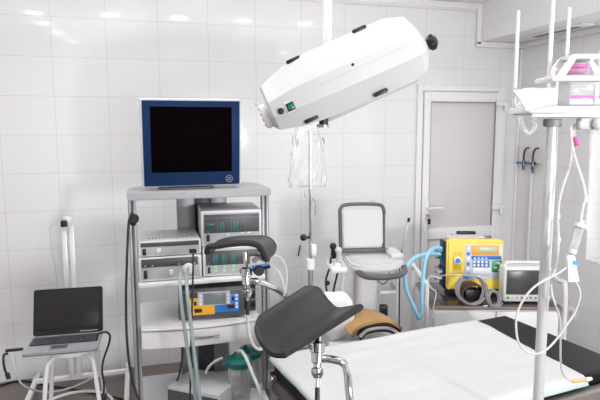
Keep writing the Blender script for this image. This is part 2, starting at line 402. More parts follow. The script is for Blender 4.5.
lc, w, h = console('video_console', 'slim light grey console with dark top strip, lower of the left pair on the cart', 'console', .045, .356, .910, 1.036, .02, 0)
mb('caselight').bx((0, 0, .004), (w, .325, h), .004).build('body', lc); mb('face').bx((.010, -.0015, .012), (w-.010, .002, h-.010), .001).build('front_plate', lc)
mb('rubber').bx((.02, .02, 0), (.05, .31, .005), .001).build('foot', lc); mb('rubber').bx((w-.05, .02, 0), (w-.02, .31, .005), .001).build('foot', lc)
sx = w/365; X = lambda u: (u-45)*sx; sz = h/112; Z = lambda v: (337-v)*sz
front(lc, 'display_strip', 'dgrey', X(58), Z(232), X(387), Z(270)); front(lc, 'power_switch', 'black', X(70), Z(283), X(90), Z(320), .006)
mb('offwhite').cyl((X(228), .001, Z(297)), (X(228), -.018, Z(297)), .012, bev=.002).build('knob', lc)
mb('offwhite').cyl((X(330), .001, Z(285)), (X(330), -.020, Z(285)), .028, n=28, bev=.004).build('connector_disc', lc)
for u in (80, 122, 275, 368): mb('lgrey').cyl((X(u), -.003, Z(262)), (X(u), -.006, Z(262)), .0035, n=10).build('button', lc)

uc, w, h = console('light_console', 'slim light grey console with black cable plugged in front, upper of the left pair', 'console', .047, .356, 1.037, 1.118, .02, 0)
mb('caselight').bx((0, 0, .004), (w, .325, h), .005).build('body', uc); mb('face').bx((.010, -.0015, .012), (w-.010, .002, h-.010), .001).build('front_plate', uc)
mb('rubber').bx((.02, .02, 0), (.05, .31, .005), .001).build('foot', uc); mb('rubber').bx((w-.05, .02, 0), (w-.02, .31, .005), .001).build('foot', uc)
sx = w/355; X = lambda u: (u-50)*sx; sz = h/88; Z = lambda v: (213-v)*sz
front(uc, 'display_strip', 'dgrey', X(60), Z(132), X(390), Z(155)); front(uc, 'power_switch', 'black', X(70), Z(163), X(90), Z(200), .006)
front(uc, 'button', 'offwhite', X(150), Z(165), X(172), Z(187), .006)
g = mb('mgrey')
for u in (138,): g.bx((X(u), -.001, Z(208)), (X(u)+.0015, .001, Z(158)), 0)
g.build('panel_seam', uc)
g = mb('mgrey')
for k in range(12): g.bx((.05+k*.017, .06, h-.0005), (.057+k*.017, .10, h+.0008), 0)
g.build('vent_slots', uc)

def bars(par, X, Z, lst, m, nm):
    for a in lst: front(par, nm, m, X(a[0]), Z(a[1]), X(a[2]), Z(a[3]), .0055, .0005)
rl, w, h = console('insufflator', 'grey console with three teal bar displays, lower one behind the rear black leg rest', 'console', .364, .674, .910, 1.069, .033, -3)
mb('caselight').bx((0, 0, .004), (w, .325, h), .005).build('body', rl); mb('face').bx((.010, -.0015, .012), (w-.010, .002, h-.010), .001).build('front_plate', rl)
mb('rubber').bx((.02, .02, 0), (.05, .31, .005), .001).build('foot', rl); mb('rubber').bx((w-.05, .02, 0), (w-.02, .31, .005), .001).build('foot', rl)
sx = w/352; X = lambda u: (u-20)*sx; sz = h/170; Z = lambda v: (272-v)*sz
front(rl, 'display_panel', 'dgrey', X(38), Z(125), X(352), Z(206)); front(rl, 'power_switch', 'black', X(47), Z(215), X(62), Z(250), .006)
bars(rl, X, Z, [(80, 146, 90, 198), (94, 146, 104, 198), (132, 146, 142, 198), (146, 146, 156, 198), (186, 146, 196, 198), (200, 146, 210, 198)], 'tealbar', 'bar_display')
bars(rl, X, Z, [(86, 209, 101, 222), (86, 232, 101, 245), (138, 209, 153, 222), (138, 232, 153, 245), (192, 209, 207, 222), (192, 232, 207, 245)], 'ledgreen', 'button')
bars(rl, X, Z, [(47, 192, 58, 201)], 'azure', 'indicator')
ru, w, h = console('irrigation_console', 'grey console with dark panel and teal bars, upper of the right stack on the cart', 'console', .360, .674, 1.070, 1.258, .033, -3)
mb('caselight').bx((0, 0, .004), (w, .325, h), .006).build('body', ru); mb('face').bx((.010, -.0015, .012), (w-.010, .002, h-.010), .001).build('front_plate', ru)
mb('rubber').bx((.02, .02, 0), (.05, .28, .005), .001).build('foot', ru); mb('rubber').bx((w-.05, .02, 0), (w-.02, .28, .005), .001).build('foot', ru)
sx = w/468; X = lambda u: (u-15)*sx; sz = h/280; Z = lambda v: (360-v)*sz
front(ru, 'display_panel', 'dgrey', X(36), Z(108), X(462), Z(252)); front(ru, 'power_switch', 'black', X(52), Z(265), X(77), Z(315), .006)
bars(ru, X, Z, [(155, 165, 167, 240), (177, 165, 189, 240), (262, 165, 274, 240), (284, 165, 296, 240), (63, 178, 112, 195)], 'tealbar', 'bar_display')
bars(ru, X, Z, [(206, 262, 232, 276), (314, 256, 340, 270)], 'ledgreen', 'button'); bars(ru, X, Z, [(58, 238, 72, 249)], 'azure', 'indicator'); bars(ru, X, Z, [(368, 252, 394, 264)], 'white', 'label_plate')
bars(ru, X, Z, [(137, 140, 139, 248), (247, 140, 249, 248), (355, 138, 357, 246), (40, 134, 458, 136)], 'mgrey', 'panel_line')

es, w, h = console('electrosurgical_unit', 'dark grey electrosurgical unit with yellow and blue control panels on the drawer top', 'console', .234, .581, .675, .848, .06, -4)
mb('dgrey').bx((0, 0, .008), (w, .27, h), .005).build('body', es)
mb('rubber').bx((.02, .01, 0), (.06, .26, .009), .001).build('foot', es); mb('rubber').bx((w-.06, .01, 0), (w-.02, .26, .009), .001).build('foot', es)
sx = w/428; X = lambda u: (u-12)*sx; sz = h/195; Z = lambda v: (248-v)*sz
front(es, 'yellow_panel', 'amber', X(80), Z(112), X(244), Z(215))['label'] = 'yellow control panel'
front(es, 'blue_panel', 'azure', X(245), Z(97), X(402), Z(206))['label'] = 'blue control panel'
front(es, 'display_frame', 'lilac', X(136), Z(76), X(346), Z(160), .006); front(es, 'display', 'lcd', X(170), Z(84), X(316), Z(155), .008)
bars(es, X, Z, [(90, 126, 104, 140), (90, 146, 104, 160), (90, 174, 104, 186), (90, 192, 104, 204), (379, 102, 396, 116), (379, 122, 396, 138), (379, 152, 396, 166), (379, 172, 396, 188)], 'white', 'button')
for zz in (92, 116, 140):
    for u in (146, 324): front(es, 'button', 'white', X(u), Z(zz), X(u+14), Z(zz+16), .009)
bars(es, X, Z, [(110, 130, 127, 155), (113, 175, 162, 200), (357, 112, 372, 140)], 'black', 'small_display'); bars(es, X, Z, [(325, 160, 373, 186)], 'darkred', 'small_display')
mb('white').cyl((X(38), .001, Z(208)), (X(38), -.012, Z(208)), .008, bev=.002).build('socket', es)
bars(es, X, Z, [(12, 70, 440, 74)], 'mgrey', 'panel_line')
ep, w, h = console('cautery_module', 'narrow black module with rows of connectors right of the yellow and blue unit', 'console', .606, .660, .675, .866, .13, 0)
mb('dgrey').bx((0, 0, .0), (w, .22, h), .004).build('body', ep)
for kz in range(3): mb('black').cyl((.038, .001, .035+.055*kz), (.038, -.012, .035+.055*kz), .014, bev=.003).build('socket', ep); 
for kz in range(3): mb('mgrey').bx((.008, -.003, .062+.055*kz), (.066, .0005, .066+.055*kz), .0005).build('socket_rail', ep)

# grey box and suction jars on the bottom shelf
gb = thing('pump_box', 'flat light grey box with dark front lying askew on the bottom shelf of the cart', 'box', (CX+.365, CY+.045, .2385), -38)
mb('lgrey').bx((-.155, -.13, .012), (.155, .11, .104), .006).build('body', gb)
mb('dgrey').bx((-.150, -.134, .020), (.150, -.129, .085), .001).build('front_panel', gb)
mb('rubber').bx((-.13, -.11, 0), (-.10, .09, .013), .001).build('foot', gb); mb('rubber').bx((.10, -.11, 0), (.13, .09, .013), .001).build('foot', gb)
def jar(x, y, z, label, hgt):
    j = thing('suction_jar', label, 'jar', (CX+x, CY+y, z), 0, None)
    mb('jar').lathe([(.052, 0), (.056, .006), (.060, hgt-.01), (.060, hgt), (.057, hgt), (.053, .010), (.0, .008)], n=28, caps=False).build('jar_body', j)
    mb('teal').lathe([(.064, hgt-.018), (.068, hgt-.012), (.068, hgt+.012), (.058, hgt+.026), (.03, hgt+.034), (.0, hgt+.035)], n=28, caps=False).cyl((-.03, -.02, hgt+.02), (-.03, -.02, hgt+.055), .009).cyl((.02, -.03, hgt+.02), (.02, -.04, hgt+.055), .009).bx((-.09, -.012, hgt-.012), (-.06, .012, hgt+.012), .004).build('lid', j)
    for zz in (.05, .085): mb('mgrey').torus((0, 0, zz), .0605, .0012).build('scale_ring', j)
    return j
jar(.535, -.02, .2385, 'clear suction jar with dark teal lid nearest the front on the cart bottom shelf', .212)
jar(.628, .155, .2385, 'second clear suction jar with teal lid behind the front jar on the cart', .185)

# tubes and cables of the cart (top-level: each could be unplugged and taken away)
tag(mb('greytube').tube([(0.1912,2.761,0.9906),(0.1796,2.701,0.9912),(0.1736,2.659,0.9731),(0.1712,2.596,0.8894),(0.1916,2.56,0.6589),(0.2192,2.502,0.4379),(0.2326,2.483,0.3235)], .0085, sub=5).build('tube'), 'left one of two grey-green tubes hanging from the left consoles down past the drawer', 'tube')
tag(mb('greytube').tube([(0.2189,2.743,0.9979),(0.2098,2.693,0.9958),(0.2034,2.651,0.9777),(0.2017,2.577,0.8923),(0.2172,2.513,0.6744),(0.2342,2.468,0.4521),(0.2475,2.45,0.3391)], .0085, sub=5).build('tube'), 'right one of two grey-green tubes hanging from the left consoles past the drawer handle', 'tube')
pc = mb('rubber').tube([(0.2437,2.727,1.085),(0.2384,2.671,1.048),(0.2277,2.626,0.9241),(0.2145,2.586,0.744),(0.2046,2.584,0.5498),(0.195,2.561,0.3533)], .0045, sub=5)
pc.box((0.2447,2.747,1.085), (.034, .03, .018), .004); tag(pc.build('plug_cable'), 'thin black cable plugged into the upper left console and hanging straight down', 'cable')
tag(mb('rubber').tube([(-0.0317,2.852,1.275),(-0.042,2.852,1.251),(-0.0528,2.849,1.212),(-0.066,2.821,1.045),(-0.0779,2.799,0.8512),(-0.0805,2.775,0.6577),(-0.0678,2.739,0.4927),(-0.0354,2.712,0.3624),(-0.0077,2.648,0.2485)], .006, sub=6).build('power_cable'), 'black power cable hanging from the left upright of the equipment cart', 'cable')
tag(mb('rubber').tube([(0.2006,2.99,0.5191),(0.1924,2.982,0.4386),(0.1727,2.957,0.3668),(0.1429,2.927,0.3112)], .005).build('power_cable'), 'short black cable dangling in the gap under the cart drawer', 'cable')
tag(mb('tubing').tube([(0.442,2.646,0.5864),(0.4531,2.624,0.5991),(0.465,2.556,0.5891),(0.4796,2.462,0.5429),(0.4962,2.388,0.4922),(0.5142,2.369,0.3885)], .008, sub=5).build('suction_tube'), 'white tube rising from the front teal jar lid and falling to the right', 'tube')
tag(mb('frost').tube([(0.3652,2.665,0.5573),(0.3289,2.692,0.5297),(0.2992,2.697,0.5002),(0.2887,2.697,0.4756)], .006).build('suction_tube'), 'short clear tube curving left from the teal lid to the grey box', 'tube')

# ------------------------------------------------------------------ stand, stool and laptop at the left
st = thing('floor_stand', 'white floor stand with a tall post and black knob against the left tiled wall', 'stand', (-.44, 3.80, 0))
mb('enamel').bx((-.038, -.022, .07), (-.004, .022, 1.10), .006).bx((.006, -.022, .07), (.040, .022, 1.07), .006).build('post', st)
mb('enamel').lathe([(.0, 1.135), (.026, 1.128), (.034, 1.105), (.030, 1.09), (.0, 1.088)], (0, 0, 0), n=20, caps=False).build('cap', st)
mb('black').bx((-.035, -.052, 1.072), (.005, -.020, 1.112), .005).build('knob', st)
mb('enamel').bx((-.26, -.015, .050), (.335, .015, .084), .008).build('crossbar', st)
for x in (-.25, .325):
    f = mb('enamel').bx((x-.016, -.42, .026), (x+.016, .16, .066), .008); o = f.build('foot', st)
    mb('rubber').bx((x-.024, -.44, 0), (x+.024, -.36, .03), .006).build('rubber_foot', o); mb('rubber').bx((x-.024, .10, 0), (x+.024, .165, .03), .006).build('rubber_foot', o)
tag(mb('tubing').tube([(-.50, 3.765, 1.10), (-.535, 3.76, 1.07), (-.535, 3.76, .95), (-.52, 3.765, .8), (-.51, 3.765, .6)], .004).build('cord'), 'thin white cord looped beside the post of the white floor stand', 'cord')

SZt = .571
stool = thing('stool', 'white tubular stool holding the open laptop', 'stool', (-.362, 3.04, 0))
b = mb('enamel').prism([(.13*math.cos(R(a)), .13*math.sin(R(a))) for a in range(0, 360, 10)], SZt-.026, SZt, None, .005); b.build('seat', stool)
for sx_, sy_ in ((-1, -1), (1, -1), (-1, 1), (1, 1)):
    mb('enamel').tube([(sx_*.06, sy_*.06, SZt-.034), (sx_*.098, sy_*.098, SZt-.05), (sx_*.112, sy_*.112, SZt-.10), (sx_*.135, sy_*.135, .25), (sx_*.155, sy_*.155, .0)], .0115, n=12).build('leg', stool)
mb('enamel').torus((0, 0, .22), .187, .008, n=36).build('foot_ring', stool)

lap = thing('laptop', 'open grey laptop with dark screen on the white stool', 'laptop', (-.578, 2.912, SZt+.0005), -3.0)
LW, LD = .352, .236
b = mb('cartgrey').prism([(x+LW/2, y+LD/2) for x, y in rrect(LW, LD, .016)], .004, .019, None, .002); b.use('black').bx((.003, .003, 0), (LW-.003, LD-.003, .005), .001); b.build('base', lap)
mb('black').bx((.012, .092, .0185), (LW-.012, .212, .0205), .001).build('keyboard_tray', lap)
kb = mb('dgrey')
for r_ in range(5):
    for c_ in range(15): kb.bx((.022+c_*.0206, .103+r_*.020, .0200), (.040+c_*.0206, .120+r_*.020, .0235), .001)
kb.build('keys', lap)
mb('mgrey').bx((.118, .014, .0188), (.205, .080, .0198), .001).use('dgrey').bx((.124, .030, .0194), (.199, .077, .0202), .0005).build('touchpad', lap)
lid = Matrix.Translation((LW/2, LD-.004, .020)) @ Matrix.Rotation(R(-19), 4, 'X')
q = mb('black').prism(rrect(LW, .245, .014), -.011, 0, Matrix.Translation((0, .011, .1225)) @ XZ, .002)
for v in q.bm.verts: v.co = lid @ v.co
lo_ = q.build('lid', lap)
q = mb('lapscreen').bx((-LW/2+.016, -.0015, .032), (LW/2-.016, .0005, .230), .0008)
for v in q.bm.verts: v.co = lid @ v.co
q.build('screen', lo_)
q = mb('lgrey').bx((.06, -.002, .010), (.15, .0002, .013), .0004)
for v in q.bm.verts: v.co = lid @ v.co
q.build('logo_strip', lo_)
u = mb('black').bx((-.085, .085, .006), (-.004, .105, .018), .003)
for v in u.bm.verts: v.co = Matrix.Translation((-.582, 2.905, SZt)) @ v.co
tag(u.build('usb_adapter'), 'black adapter stick plugged in the left side of the laptop', 'adapter')
tag(mb('rubber').tube([(-0.652,2.981,0.5744),(-0.6689,2.975,0.571),(-0.6702,2.961,0.5407),(-0.6622,2.943,0.5058),(-0.6535,2.938,0.4863)], .006).cyl((-0.6533,2.939,0.4912), (-0.6449,2.933,0.4619), .011, bev=.002).build('cable_plug'), 'black cable with hanging plug left of the laptop', 'cable')
tag(mb('tubing').tube([(-0.6519,3,0.564),(-0.6342,2.99,0.5243),(-0.6218,2.979,0.4697),(-0.6014,2.996,0.4016),(-0.5634,3.08,0.3256),(-0.5079,3.211,0.2459),(-0.4145,3.286,0.222),(-0.3147,3.263,0.2667),(-0.2476,3.249,0.3116)], .005).build('cable'), 'white cable drooping from the laptop behind the stool', 'cable')
tag(mb('rubber').tube([(-0.2219,2.97,0.6358),(-0.1884,2.981,0.6362),(-0.1704,2.993,0.6084),(-0.1803,3,0.558),(-0.2054,2.998,0.4907),(-0.2178,2.994,0.4284),(-0.2107,2.982,0.3506),(-0.2186,2.974,0.2727),(-0.2376,2.966,0.169)], .0055).box((-0.223,2.977,0.2883), (.05, .035, .028), .006).build('charger_cable'), 'black charger cable hanging right of the laptop with small block', 'cable')
fc = [(-1.067,3.814,0.008), (-0.9222,3.939,0.008), (-0.796,3.971,0.008), (-0.6049,3.838,0.008), (-0.3965,3.702,0.008), (-0.2514,3.602,0.008), (-0.1284,3.497,0.008)]
tag(mb('rubber').tube(fc, .007).build('floor_cable'), 'black cable running across the floor behind the stool', 'cable')
so = mb('white').bx((-.02, -.012, -.02), (.03, .0, .03), .004)
for v in so.bm.verts: v.co += Vector((.13, YB, .33))
tag(so.build('wall_socket'), 'small grey socket low on the back wall left of the cart', 'socket')

# ------------------------------------------------------------------ operating lamp
LC = Vector((0.7224,1.914,1.863))
lamp = thing('surgical_lamp', 'big white faceted surgical lamp head tilted above the examination table', 'lamp', LC, -15.0)
A = Matrix.Rotation(R(-24), 4, 'Y')     # long axis rises to the right
def sec(h, d, dz=0., bot=1.):
    """eight sided cross-section, y in depth and z up"""
    return [(-d*.34, h*.50), (d*.34, h*.50), (d*.5, h*.16), (d*.5, -h*.14), (d*.40, -h*.5*bot), (-d*.36, -h*.5*bot), (-d*.5, -h*.20), (-d*.5, h*.10)], dz
def lampring(x, h, d, dz=0, bot=1.): return [A @ Vector((x, y, z+dz)) for y, z in sec(h, d, dz, bot)[0]]
b = mb('lampwhite')
b.rings([lampring(-.298, .142, .23, .0), lampring(-.290, .162, .26, .002), lampring(-.20, .212, .32, .004), lampring(-.10, .230, .34, .004), lampring(.17, .230, .34, .0), lampring(.238, .198, .31, -.006), lampring(.262, .14, .24, -.012), lampring(.288, .07, .12, -.018)])
b.build('housing', lamp, sharp=14)
# lower glass cover bulging under the housing
b = mb('frost')
b.rings([[A @ Vector((x, y*s, -.104+z)) for y, z in ((-.13, .004), (-.10, -.012), (-.03, -.020), (.03, -.020), (.10, -.012), (.13, .004))] for x, s in ((-.12, .55), (-.08, .9), (-.02, 1), (.10, 1), (.18, .9), (.22, .55))]); b.build('glass_cover', lamp, sharp=20)
b = mb('white').bx((-.285, -.1712, -.004), (.20, -.1690, .000), .0005)
q = mb('lgrey')
q.rings([[A @ Vector((x, -d/2-.0015+e, z)) for e, z in ((0, -.0015), (0, .0015), (.004, .0015), (.004, -.0015))] for x, d in ((-.285, .23), (-.20, .30), (-.10, .34), (.17, .34), (.235, .31))])
q.build('seam', lamp)
# end cap at the lower left and dark handle at the upper right
q = mb('offwhite').lathe([(.052, 0), (.052, .012), (.044, .016), (.044, .034), (.038, .040), (.0, .041)], A @ Vector((-.290, -.02, -.015)), A @ Vector((-1, 0, 0)), 24, caps=False)
e = q.build('end_cap', lamp)
q = mb('black')
for k in range(5):
    z = -.045+.02*k; q.bx((-.333, -.022, z+.012), (-.3305, -.016, z+.020), .001)
for v in q.bm.verts: v.co = A @ (v.co+Vector((0, -.02, -.015)))
q.build('vent_hole', e)
q = mb('black').lathe([(.014, -.006), (.012, .022), (.020, .024), (.026, .032), (.026, .046), (.016, .056), (.0, .057)], A @ Vector((.284, 0, -.018)), A @ Vector((1, 0, 0)), 20, caps=False)
for k in range(6):
    a = k*math.pi/3; q.sphere(A @ Vector((.323, .024*math.cos(a), -.018+.024*math.sin(a))), .008, n=8)
q.build('turning_handle', lamp)
def slot(x, y, z, L=.05, w_=.014, tilt=0):
    q = mb('black').box((0, 0, 0), (L, .012, w_), .004)
    for v in q.bm.verts: v.co = A @ (v.co+Vector((x, y, z)))
    q.build('vent_slot', lamp)
slot(-.155, -.110, .114); slot(.085, -.116, .115); slot(.065, -.142, -.104); slot(-.18, -.128, -.090)
q = mb('white').box((-.226, -.148, -.024), (.034, .01, .034), .002)
for v in q.bm.verts: v.co = A @ v.co
sw = q.build('switch_plate', lamp)
q = mb('black').box((-.226, -.153, -.024), (.028, .006, .028), .002)
q.use('switchgreen').box((-.226, -.157, -.024), (.020, .006, .018), .002)
for v in q.bm.verts: v.co = A @ v.co
q.build('green_switch', lamp)['label'] = 'lit green rocker switch'
q = mb('black').lathe([(.011, 0), (.011, .01), (.0, .011)], A @ Vector((-.262, -.134, -.024)), (0, -1, 0), 16, caps=False); q.build('fuse_cap', lamp)
q = mb('black').lathe([(.005, 0), (.0, .005)], A @ Vector((.012, -.171, .016)), (0, -1, 0), 10, caps=False); q.build('screw', lamp)
# focusing handle below
q = mb('black').cyl((-.082, -.05, -.172), (-.082, -.05, -.105), .016); q.use('chrome').cyl((-.082, -.05, -.172), (-.082, -.05, -.182), .025, n=24, bev=.003); q.build('focus_handle', lamp)
# ceiling pole, seen rising from behind the head
pz = ZC-LC.z
q = mb('enamel').cyl((-.060, .10, .07), (-.060, .10, pz-.03), .0165).use('offwhite').lathe([(.0165, pz-.05), (.06, pz-.03), (.07, pz-.0005), (.0, pz-.0004)], (-.060, .10, 0), n=24, caps=False); q.build('ceiling_pole', lamp)
q = mb('enamel').cyl((-.060, .10, .10), (-.060, .10, -.02), .030, bev=.004); q.cyl((-.060, .12, .0), (-.060, .02, .0), .024); q.build('pivot', lamp)

# ------------------------------------------------------------------ thin stand with a polythene bag over its head
SB = (0.8406,2.726,1.11)
bs = thing('drip_stand', 'thin chrome stand under the lamp with a clear bag pulled over its top', 'stand', (SB[0], SB[1], 0))
mb('satin').cyl((0, 0, .05), (0, 0, 1.0), .013).build('outer_pole', bs)
mb('chrome').cyl((0, 0, .99), (0, 0, 1.66), .0095).build('inner_pole', bs)
mb('white').cyl((0, 0, .955), (0, 0, 1.012), .021, bev=.003).build('collar', bs); mb('white').bx((-.006, -.040, 1.035), (.022, -.008, 1.092), .006).build('line_clip', bs)
mb('black').cyl((-.008, -.004, 1.125), (-.032, -.012, 1.128), .008).sphere((-.042, -.015, 1.128), .018).build('clamp_knob', bs)
mb('chrome').tube([(-.012, 0, 1.33), (-.03, -.01, 1.34), (-.034, -.01, 1.37)], .003).tube([(.010, 0, 1.33), (.022, -.01, 1.30), (.022, -.01, 1.24)], .003).build('hook', bs)
mb('chrome').tube([(-.07, -.01, 1.60), (-.06, -.01, 1.63), (0, 0, 1.655), (.06, -.01, 1.63), (.07, -.01, 1.60)], .004).build('top_hook', bs)
for k in range(5):
    a = R(72*k+20); l = mb('satin').tube([(0, 0, .10), (.08*math.cos(a), .08*math.sin(a), .085), (.20*math.cos(a), .20*math.sin(a), .05)], .012)
    l.use('rubber').cyl((.20*math.cos(a), .20*math.sin(a)-.012, .0255), (.20*math.cos(a), .20*math.sin(a)+.012, .0255), .025, bev=.004); l.build('leg', bs)
def bagf(side):
    def f(u, v):
        ang = u*2*math.pi; z = 1.385+.345*v
        rx = .084+.010*math.sin(v*5+1) - .040*max(0, v-.72)/.28 ; ry = .022+.022*v
        p = Vector((rx*math.cos(ang), ry*math.sin(ang), z))
        n1 = noise.noise(Vector((math.cos(ang)*2.2, math.sin(ang)*2.2+3, v*4.2)))*.017 + noise.noise(Vector((math.cos(ang)*6, math.sin(ang)*6, v*9)))*.008
        return p+Vector((math.cos(ang)*n1, math.sin(ang)*n1*1.6-.0, noise.noise(Vector((ang*2, 5, 0)))*.008*(1-v)))
    return f
bag = mb('bag').sheetgrid(bagf(0), 64, 30, .0012)
for v in bag.bm.verts: v.co += Vector((SB[0]-.018, SB[1]-.005, 0))
tag(bag.build('plastic_bag', sharp=180), 'crumpled clear plastic bag pulled over the head of the chrome stand below the lamp', 'bag')
tag(mb('dgrey').cyl((1.133,3.985,0.732), (1.149,3.985,0.815), .006, bev=.001).build('wall_hook'), 'small grey hook on the tiles left of the thin chrome stand', 'hook')

# ------------------------------------------------------------------ white diagnostic trolley with upright padded panel
UO = (1.092,2.953,0.9916)
us = thing('diagnostic_trolley', 'white trolley with upright grey-framed white panel and rounded tray beside the door', 'trolley', (UO[0], UO[1], 0), -10)
tp = Matrix.Translation((.133, .035, .985)) @ Matrix.Rotation(R(-6), 4, 'X')
def up(q):
    for v in q.bm.verts: v.co = tp @ v.co
    return q
up(mb('panelwhite').prism(rrect(.236, .214, .030), 0, .022, Matrix.Translation((0, .01, .122)) @ XZ, .006)).build('panel', us)
up(mb('dmid').tube([(-.128, .002, .0), (-.130, .002, .20), (-.126, .002, .238), (-.10, .002, .260), (.0, .002, .264), (.10, .002, .258), (.124, .002, .236), (.128, .002, .20)], .0105, n=12)
   .tube([(.127, .004, .205), (.124, .004, .0)], .009).bx((-.132, -.012, -.018), (.135, .016, .010), .006)).build('panel_frame', us)
up(mb('lgrey').tube([(.04, .0, .264), (.045, -.006, .282), (.075, -.006, .280), (.08, .0, .260)], .004)).build('catch', us)
poly = [(.01, .10), (.012, -.16), (.03, -.225), (.08, -.265), (.15, -.28), (.22, -.265), (.27, -.235), (.325, -.15), (.345, -.05), (.345, .10)]
mb('panelwhite').prism(poly, .925, .955, None, .010).build('tray', us)
mb('panelwhite').prism([(.045, .04), (.05, -.14), (.07, -.19), (.15, -.215), (.23, -.19), (.27, -.14), (.285, .04)], .9545, .959, None, .002).build('tray_pad', us)
mb('panelwhite').bx((.265, -.10, .954), (.34, .10, .985), .012).use('lgrey').bx((.275, .0, .984), (.30, .04, .998), .003).build('side_console', us)
mb('dmid').tube([(.055, -.22, .925), (.065, -.275, .918), (.10, -.305, .915), (.18, -.315, .915), (.25, -.300, .918), (.295, -.255, .925), (.31, -.20, .935)], .016, n=12).build('front_handle', us)
mb('offwhite').prism([(x+.13, y-.05) for x, y in rrect(.125, .13, .04)], .12, .926, None, 0).build('column', us)
mb('offwhite').bx((.01, -.24, .06), (.32, .15, .12), .03).build('base', us)
for x in (.04, .29):
    for y in (-.2, .11): mb('dgrey').cyl((x-.012, y, .031), (x+.012, y, .031), .031, bev=.005).build('castor', us)
mb('white').bx((.195, -.13, .765), (.30, -.02, .785), .006).bx((.285, -.13, .785), (.295, -.02, .81), .003).build('side_shelf', us)
mb('black').bx((.194, -.16, .645), (.235, -.12, .71), .004).build('cable_clip', us)
hd = mb('white').bx((-.085, -.18, .905), (.008, .02, .935), .012).cyl((-.045, -.03, .925), (-.045, -.03, .955), .030, bev=.005).cyl((-.03, -.12, .925), (-.03, -.12, .950), .030, bev=.005); hd.build('probe_holder', us)
def world_us(p):
    return Matrix.Translation((UO[0], UO[1], 0)) @ Matrix.Rotation(R(-10), 4, 'Z') @ Vector(p)
def probe(base, label, dark):
    q = mb(dark).lathe([(.0, 0), (.014, .002), (.018, .02), (.013, .05), (.017, .06), (.020, .075), (.012, .088), (.0, .089)], world_us(base), (-.12, -.1, 1), 16, caps=False)
    q.use('white').cyl(world_us((base[0], base[1], base[2]-.02)), world_us((base[0], base[1], base[2]+.003)), .008)
    tag(q.build('probe'), label, 'probe')
probe((-.045, -.03, .955), 'black probe standing in the rear ring of the white trolley holder', 'black')
probe((-.03, -.12, .950), 'pale grey probe standing in the front ring of the white trolley holder', 'lgrey')
for i, (s, m, lb) in enumerate((('329,256,3.15;329,268,3.14;327,280,3.13;328,292,3.12;331,305,3.1;332,330,3.1;331,360,3.1', 'rubber', 'black probe cable looping down left of the white trolley'), )):
    pass
tag(mb('rubber').tube([(1.016,2.908,0.9687),(1.003,2.894,0.9104),(0.9817,2.892,0.8444),(0.9814,2.873,0.7812),(0.9936,2.84,0.716),(0.9938,2.822,0.5796),(0.9824,2.804,0.4161)], .0055).sphere((0.9891,2.887,0.8279), .014).build('probe_cable'), 'black probe cable with dark bead hanging left of the white trolley', 'cable')
tag(mb('rubber').tube([(1.049,2.875,0.9456),(1.035,2.86,0.8769),(1.013,2.846,0.8086),(1.005,2.84,0.7432),(1.016,2.819,0.6068),(1.004,2.798,0.416)], .0055).build('probe_cable'), 'black probe cable nearest the white trolley column', 'cable')
tag(mb('tubing').tube([(1.048,2.804,0.9619),(1.048,2.795,0.8922),(1.037,2.784,0.7849),(1.037,2.767,0.6508),(1.031,2.747,0.4898)], .010).build('probe_cable'), 'thick pale cable hanging straight beside the trolley column', 'cable')
tag(mb('dgrey').tube([(1.286,2.728,0.9076),(1.291,2.752,0.8567),(1.272,2.774,0.8297),(1.255,2.802,0.8408),(1.245,2.808,0.8682)], .003).build('lead'), 'thin dark lead looping under the tray of the white trolley', 'cord')
tag(mb('tubing').tube([(1.327,2.718,0.9182),(1.326,2.718,0.835),(1.333,2.722,0.7212),(1.323,2.707,0.5857),(1.322,2.686,0.4232)], .005).build('lead'), 'pale lead hanging from the right of the white trolley tray', 'cord')
tag(mb('satin').cyl((1.602,3.214,0.9083), (1.649,3.225,1.092), .004).use('black').cyl((1.647,3.224,1.085), (1.654,3.226,1.111), .009).tube([(1.602,3.214,0.9083),(1.587,3.208,0.8323),(1.579,3.192,0.6867),(1.562,3.151,0.3385)], .004).build('antenna_rod'), 'thin rod with black tip leaning by the left door jamb', 'rod')

# chair behind the table: tan pad and white cloth
CH = (1.079,2.547,0.6675)
ch = thing('visitor_chair', 'low white seat behind the examination table, mostly hidden under a tan pad', 'seat', (CH[0], CH[1], 0), -14)
mb('offwhite').bx((-.19, -.13, .565), (.16, .17, .600), .01).build('seat', ch)
for x in (-.16, .13):
    for y in (-.10, .14): mb('enamel').cyl((x, y, 0), (x, y, .566), .012).build('leg', ch)
def spline(pts, t):
    P = [Vector(p) for p in pts]; n = len(P)-1; i = min(int(t*n), n-1); f = t*n-i
    a, b, c, d = P[max(i-1, 0)], P[i], P[i+1], P[min(i+2, n)]
    return .5*((2*b)+(c-a)*f+(2*a-5*b+4*c-d)*f*f+(3*b-a-3*c+d)*f**3)
PF = [(0.9957,2.717,0.6605),(1.067,2.71,0.6859),(1.124,2.698,0.7174),(1.167,2.664,0.7184),(1.215,2.617,0.7019),(1.261,2.546,0.6646)]
PN = [(0.9706,2.464,0.6776),(0.9929,2.462,0.7113),(1.038,2.452,0.7329),(1.104,2.435,0.7472),(1.155,2.42,0.7446),(1.214,2.418,0.7012)]
padf = lambda u, v: spline(PF, u).lerp(spline(PN, u), v)
pd = mb('tan').sheetgrid(padf, 24, 10, .014)
pd.use('stripe').sheetgrid(lambda u, v: padf(.06+.92*u, v*.97)+Vector((0, .004, -.0165)), 24, 10, .014)
tag(pd.build('tan_pad', sharp=60), 'folded tan leather pad with black binding behind the examination table', 'pad')
PR = [(1.018,2.49,0.6581),(1.047,2.485,0.6874),(1.09,2.474,0.6995),(1.138,2.461,0.7018),(1.175,2.449,0.6919),(1.203,2.438,0.6673)]
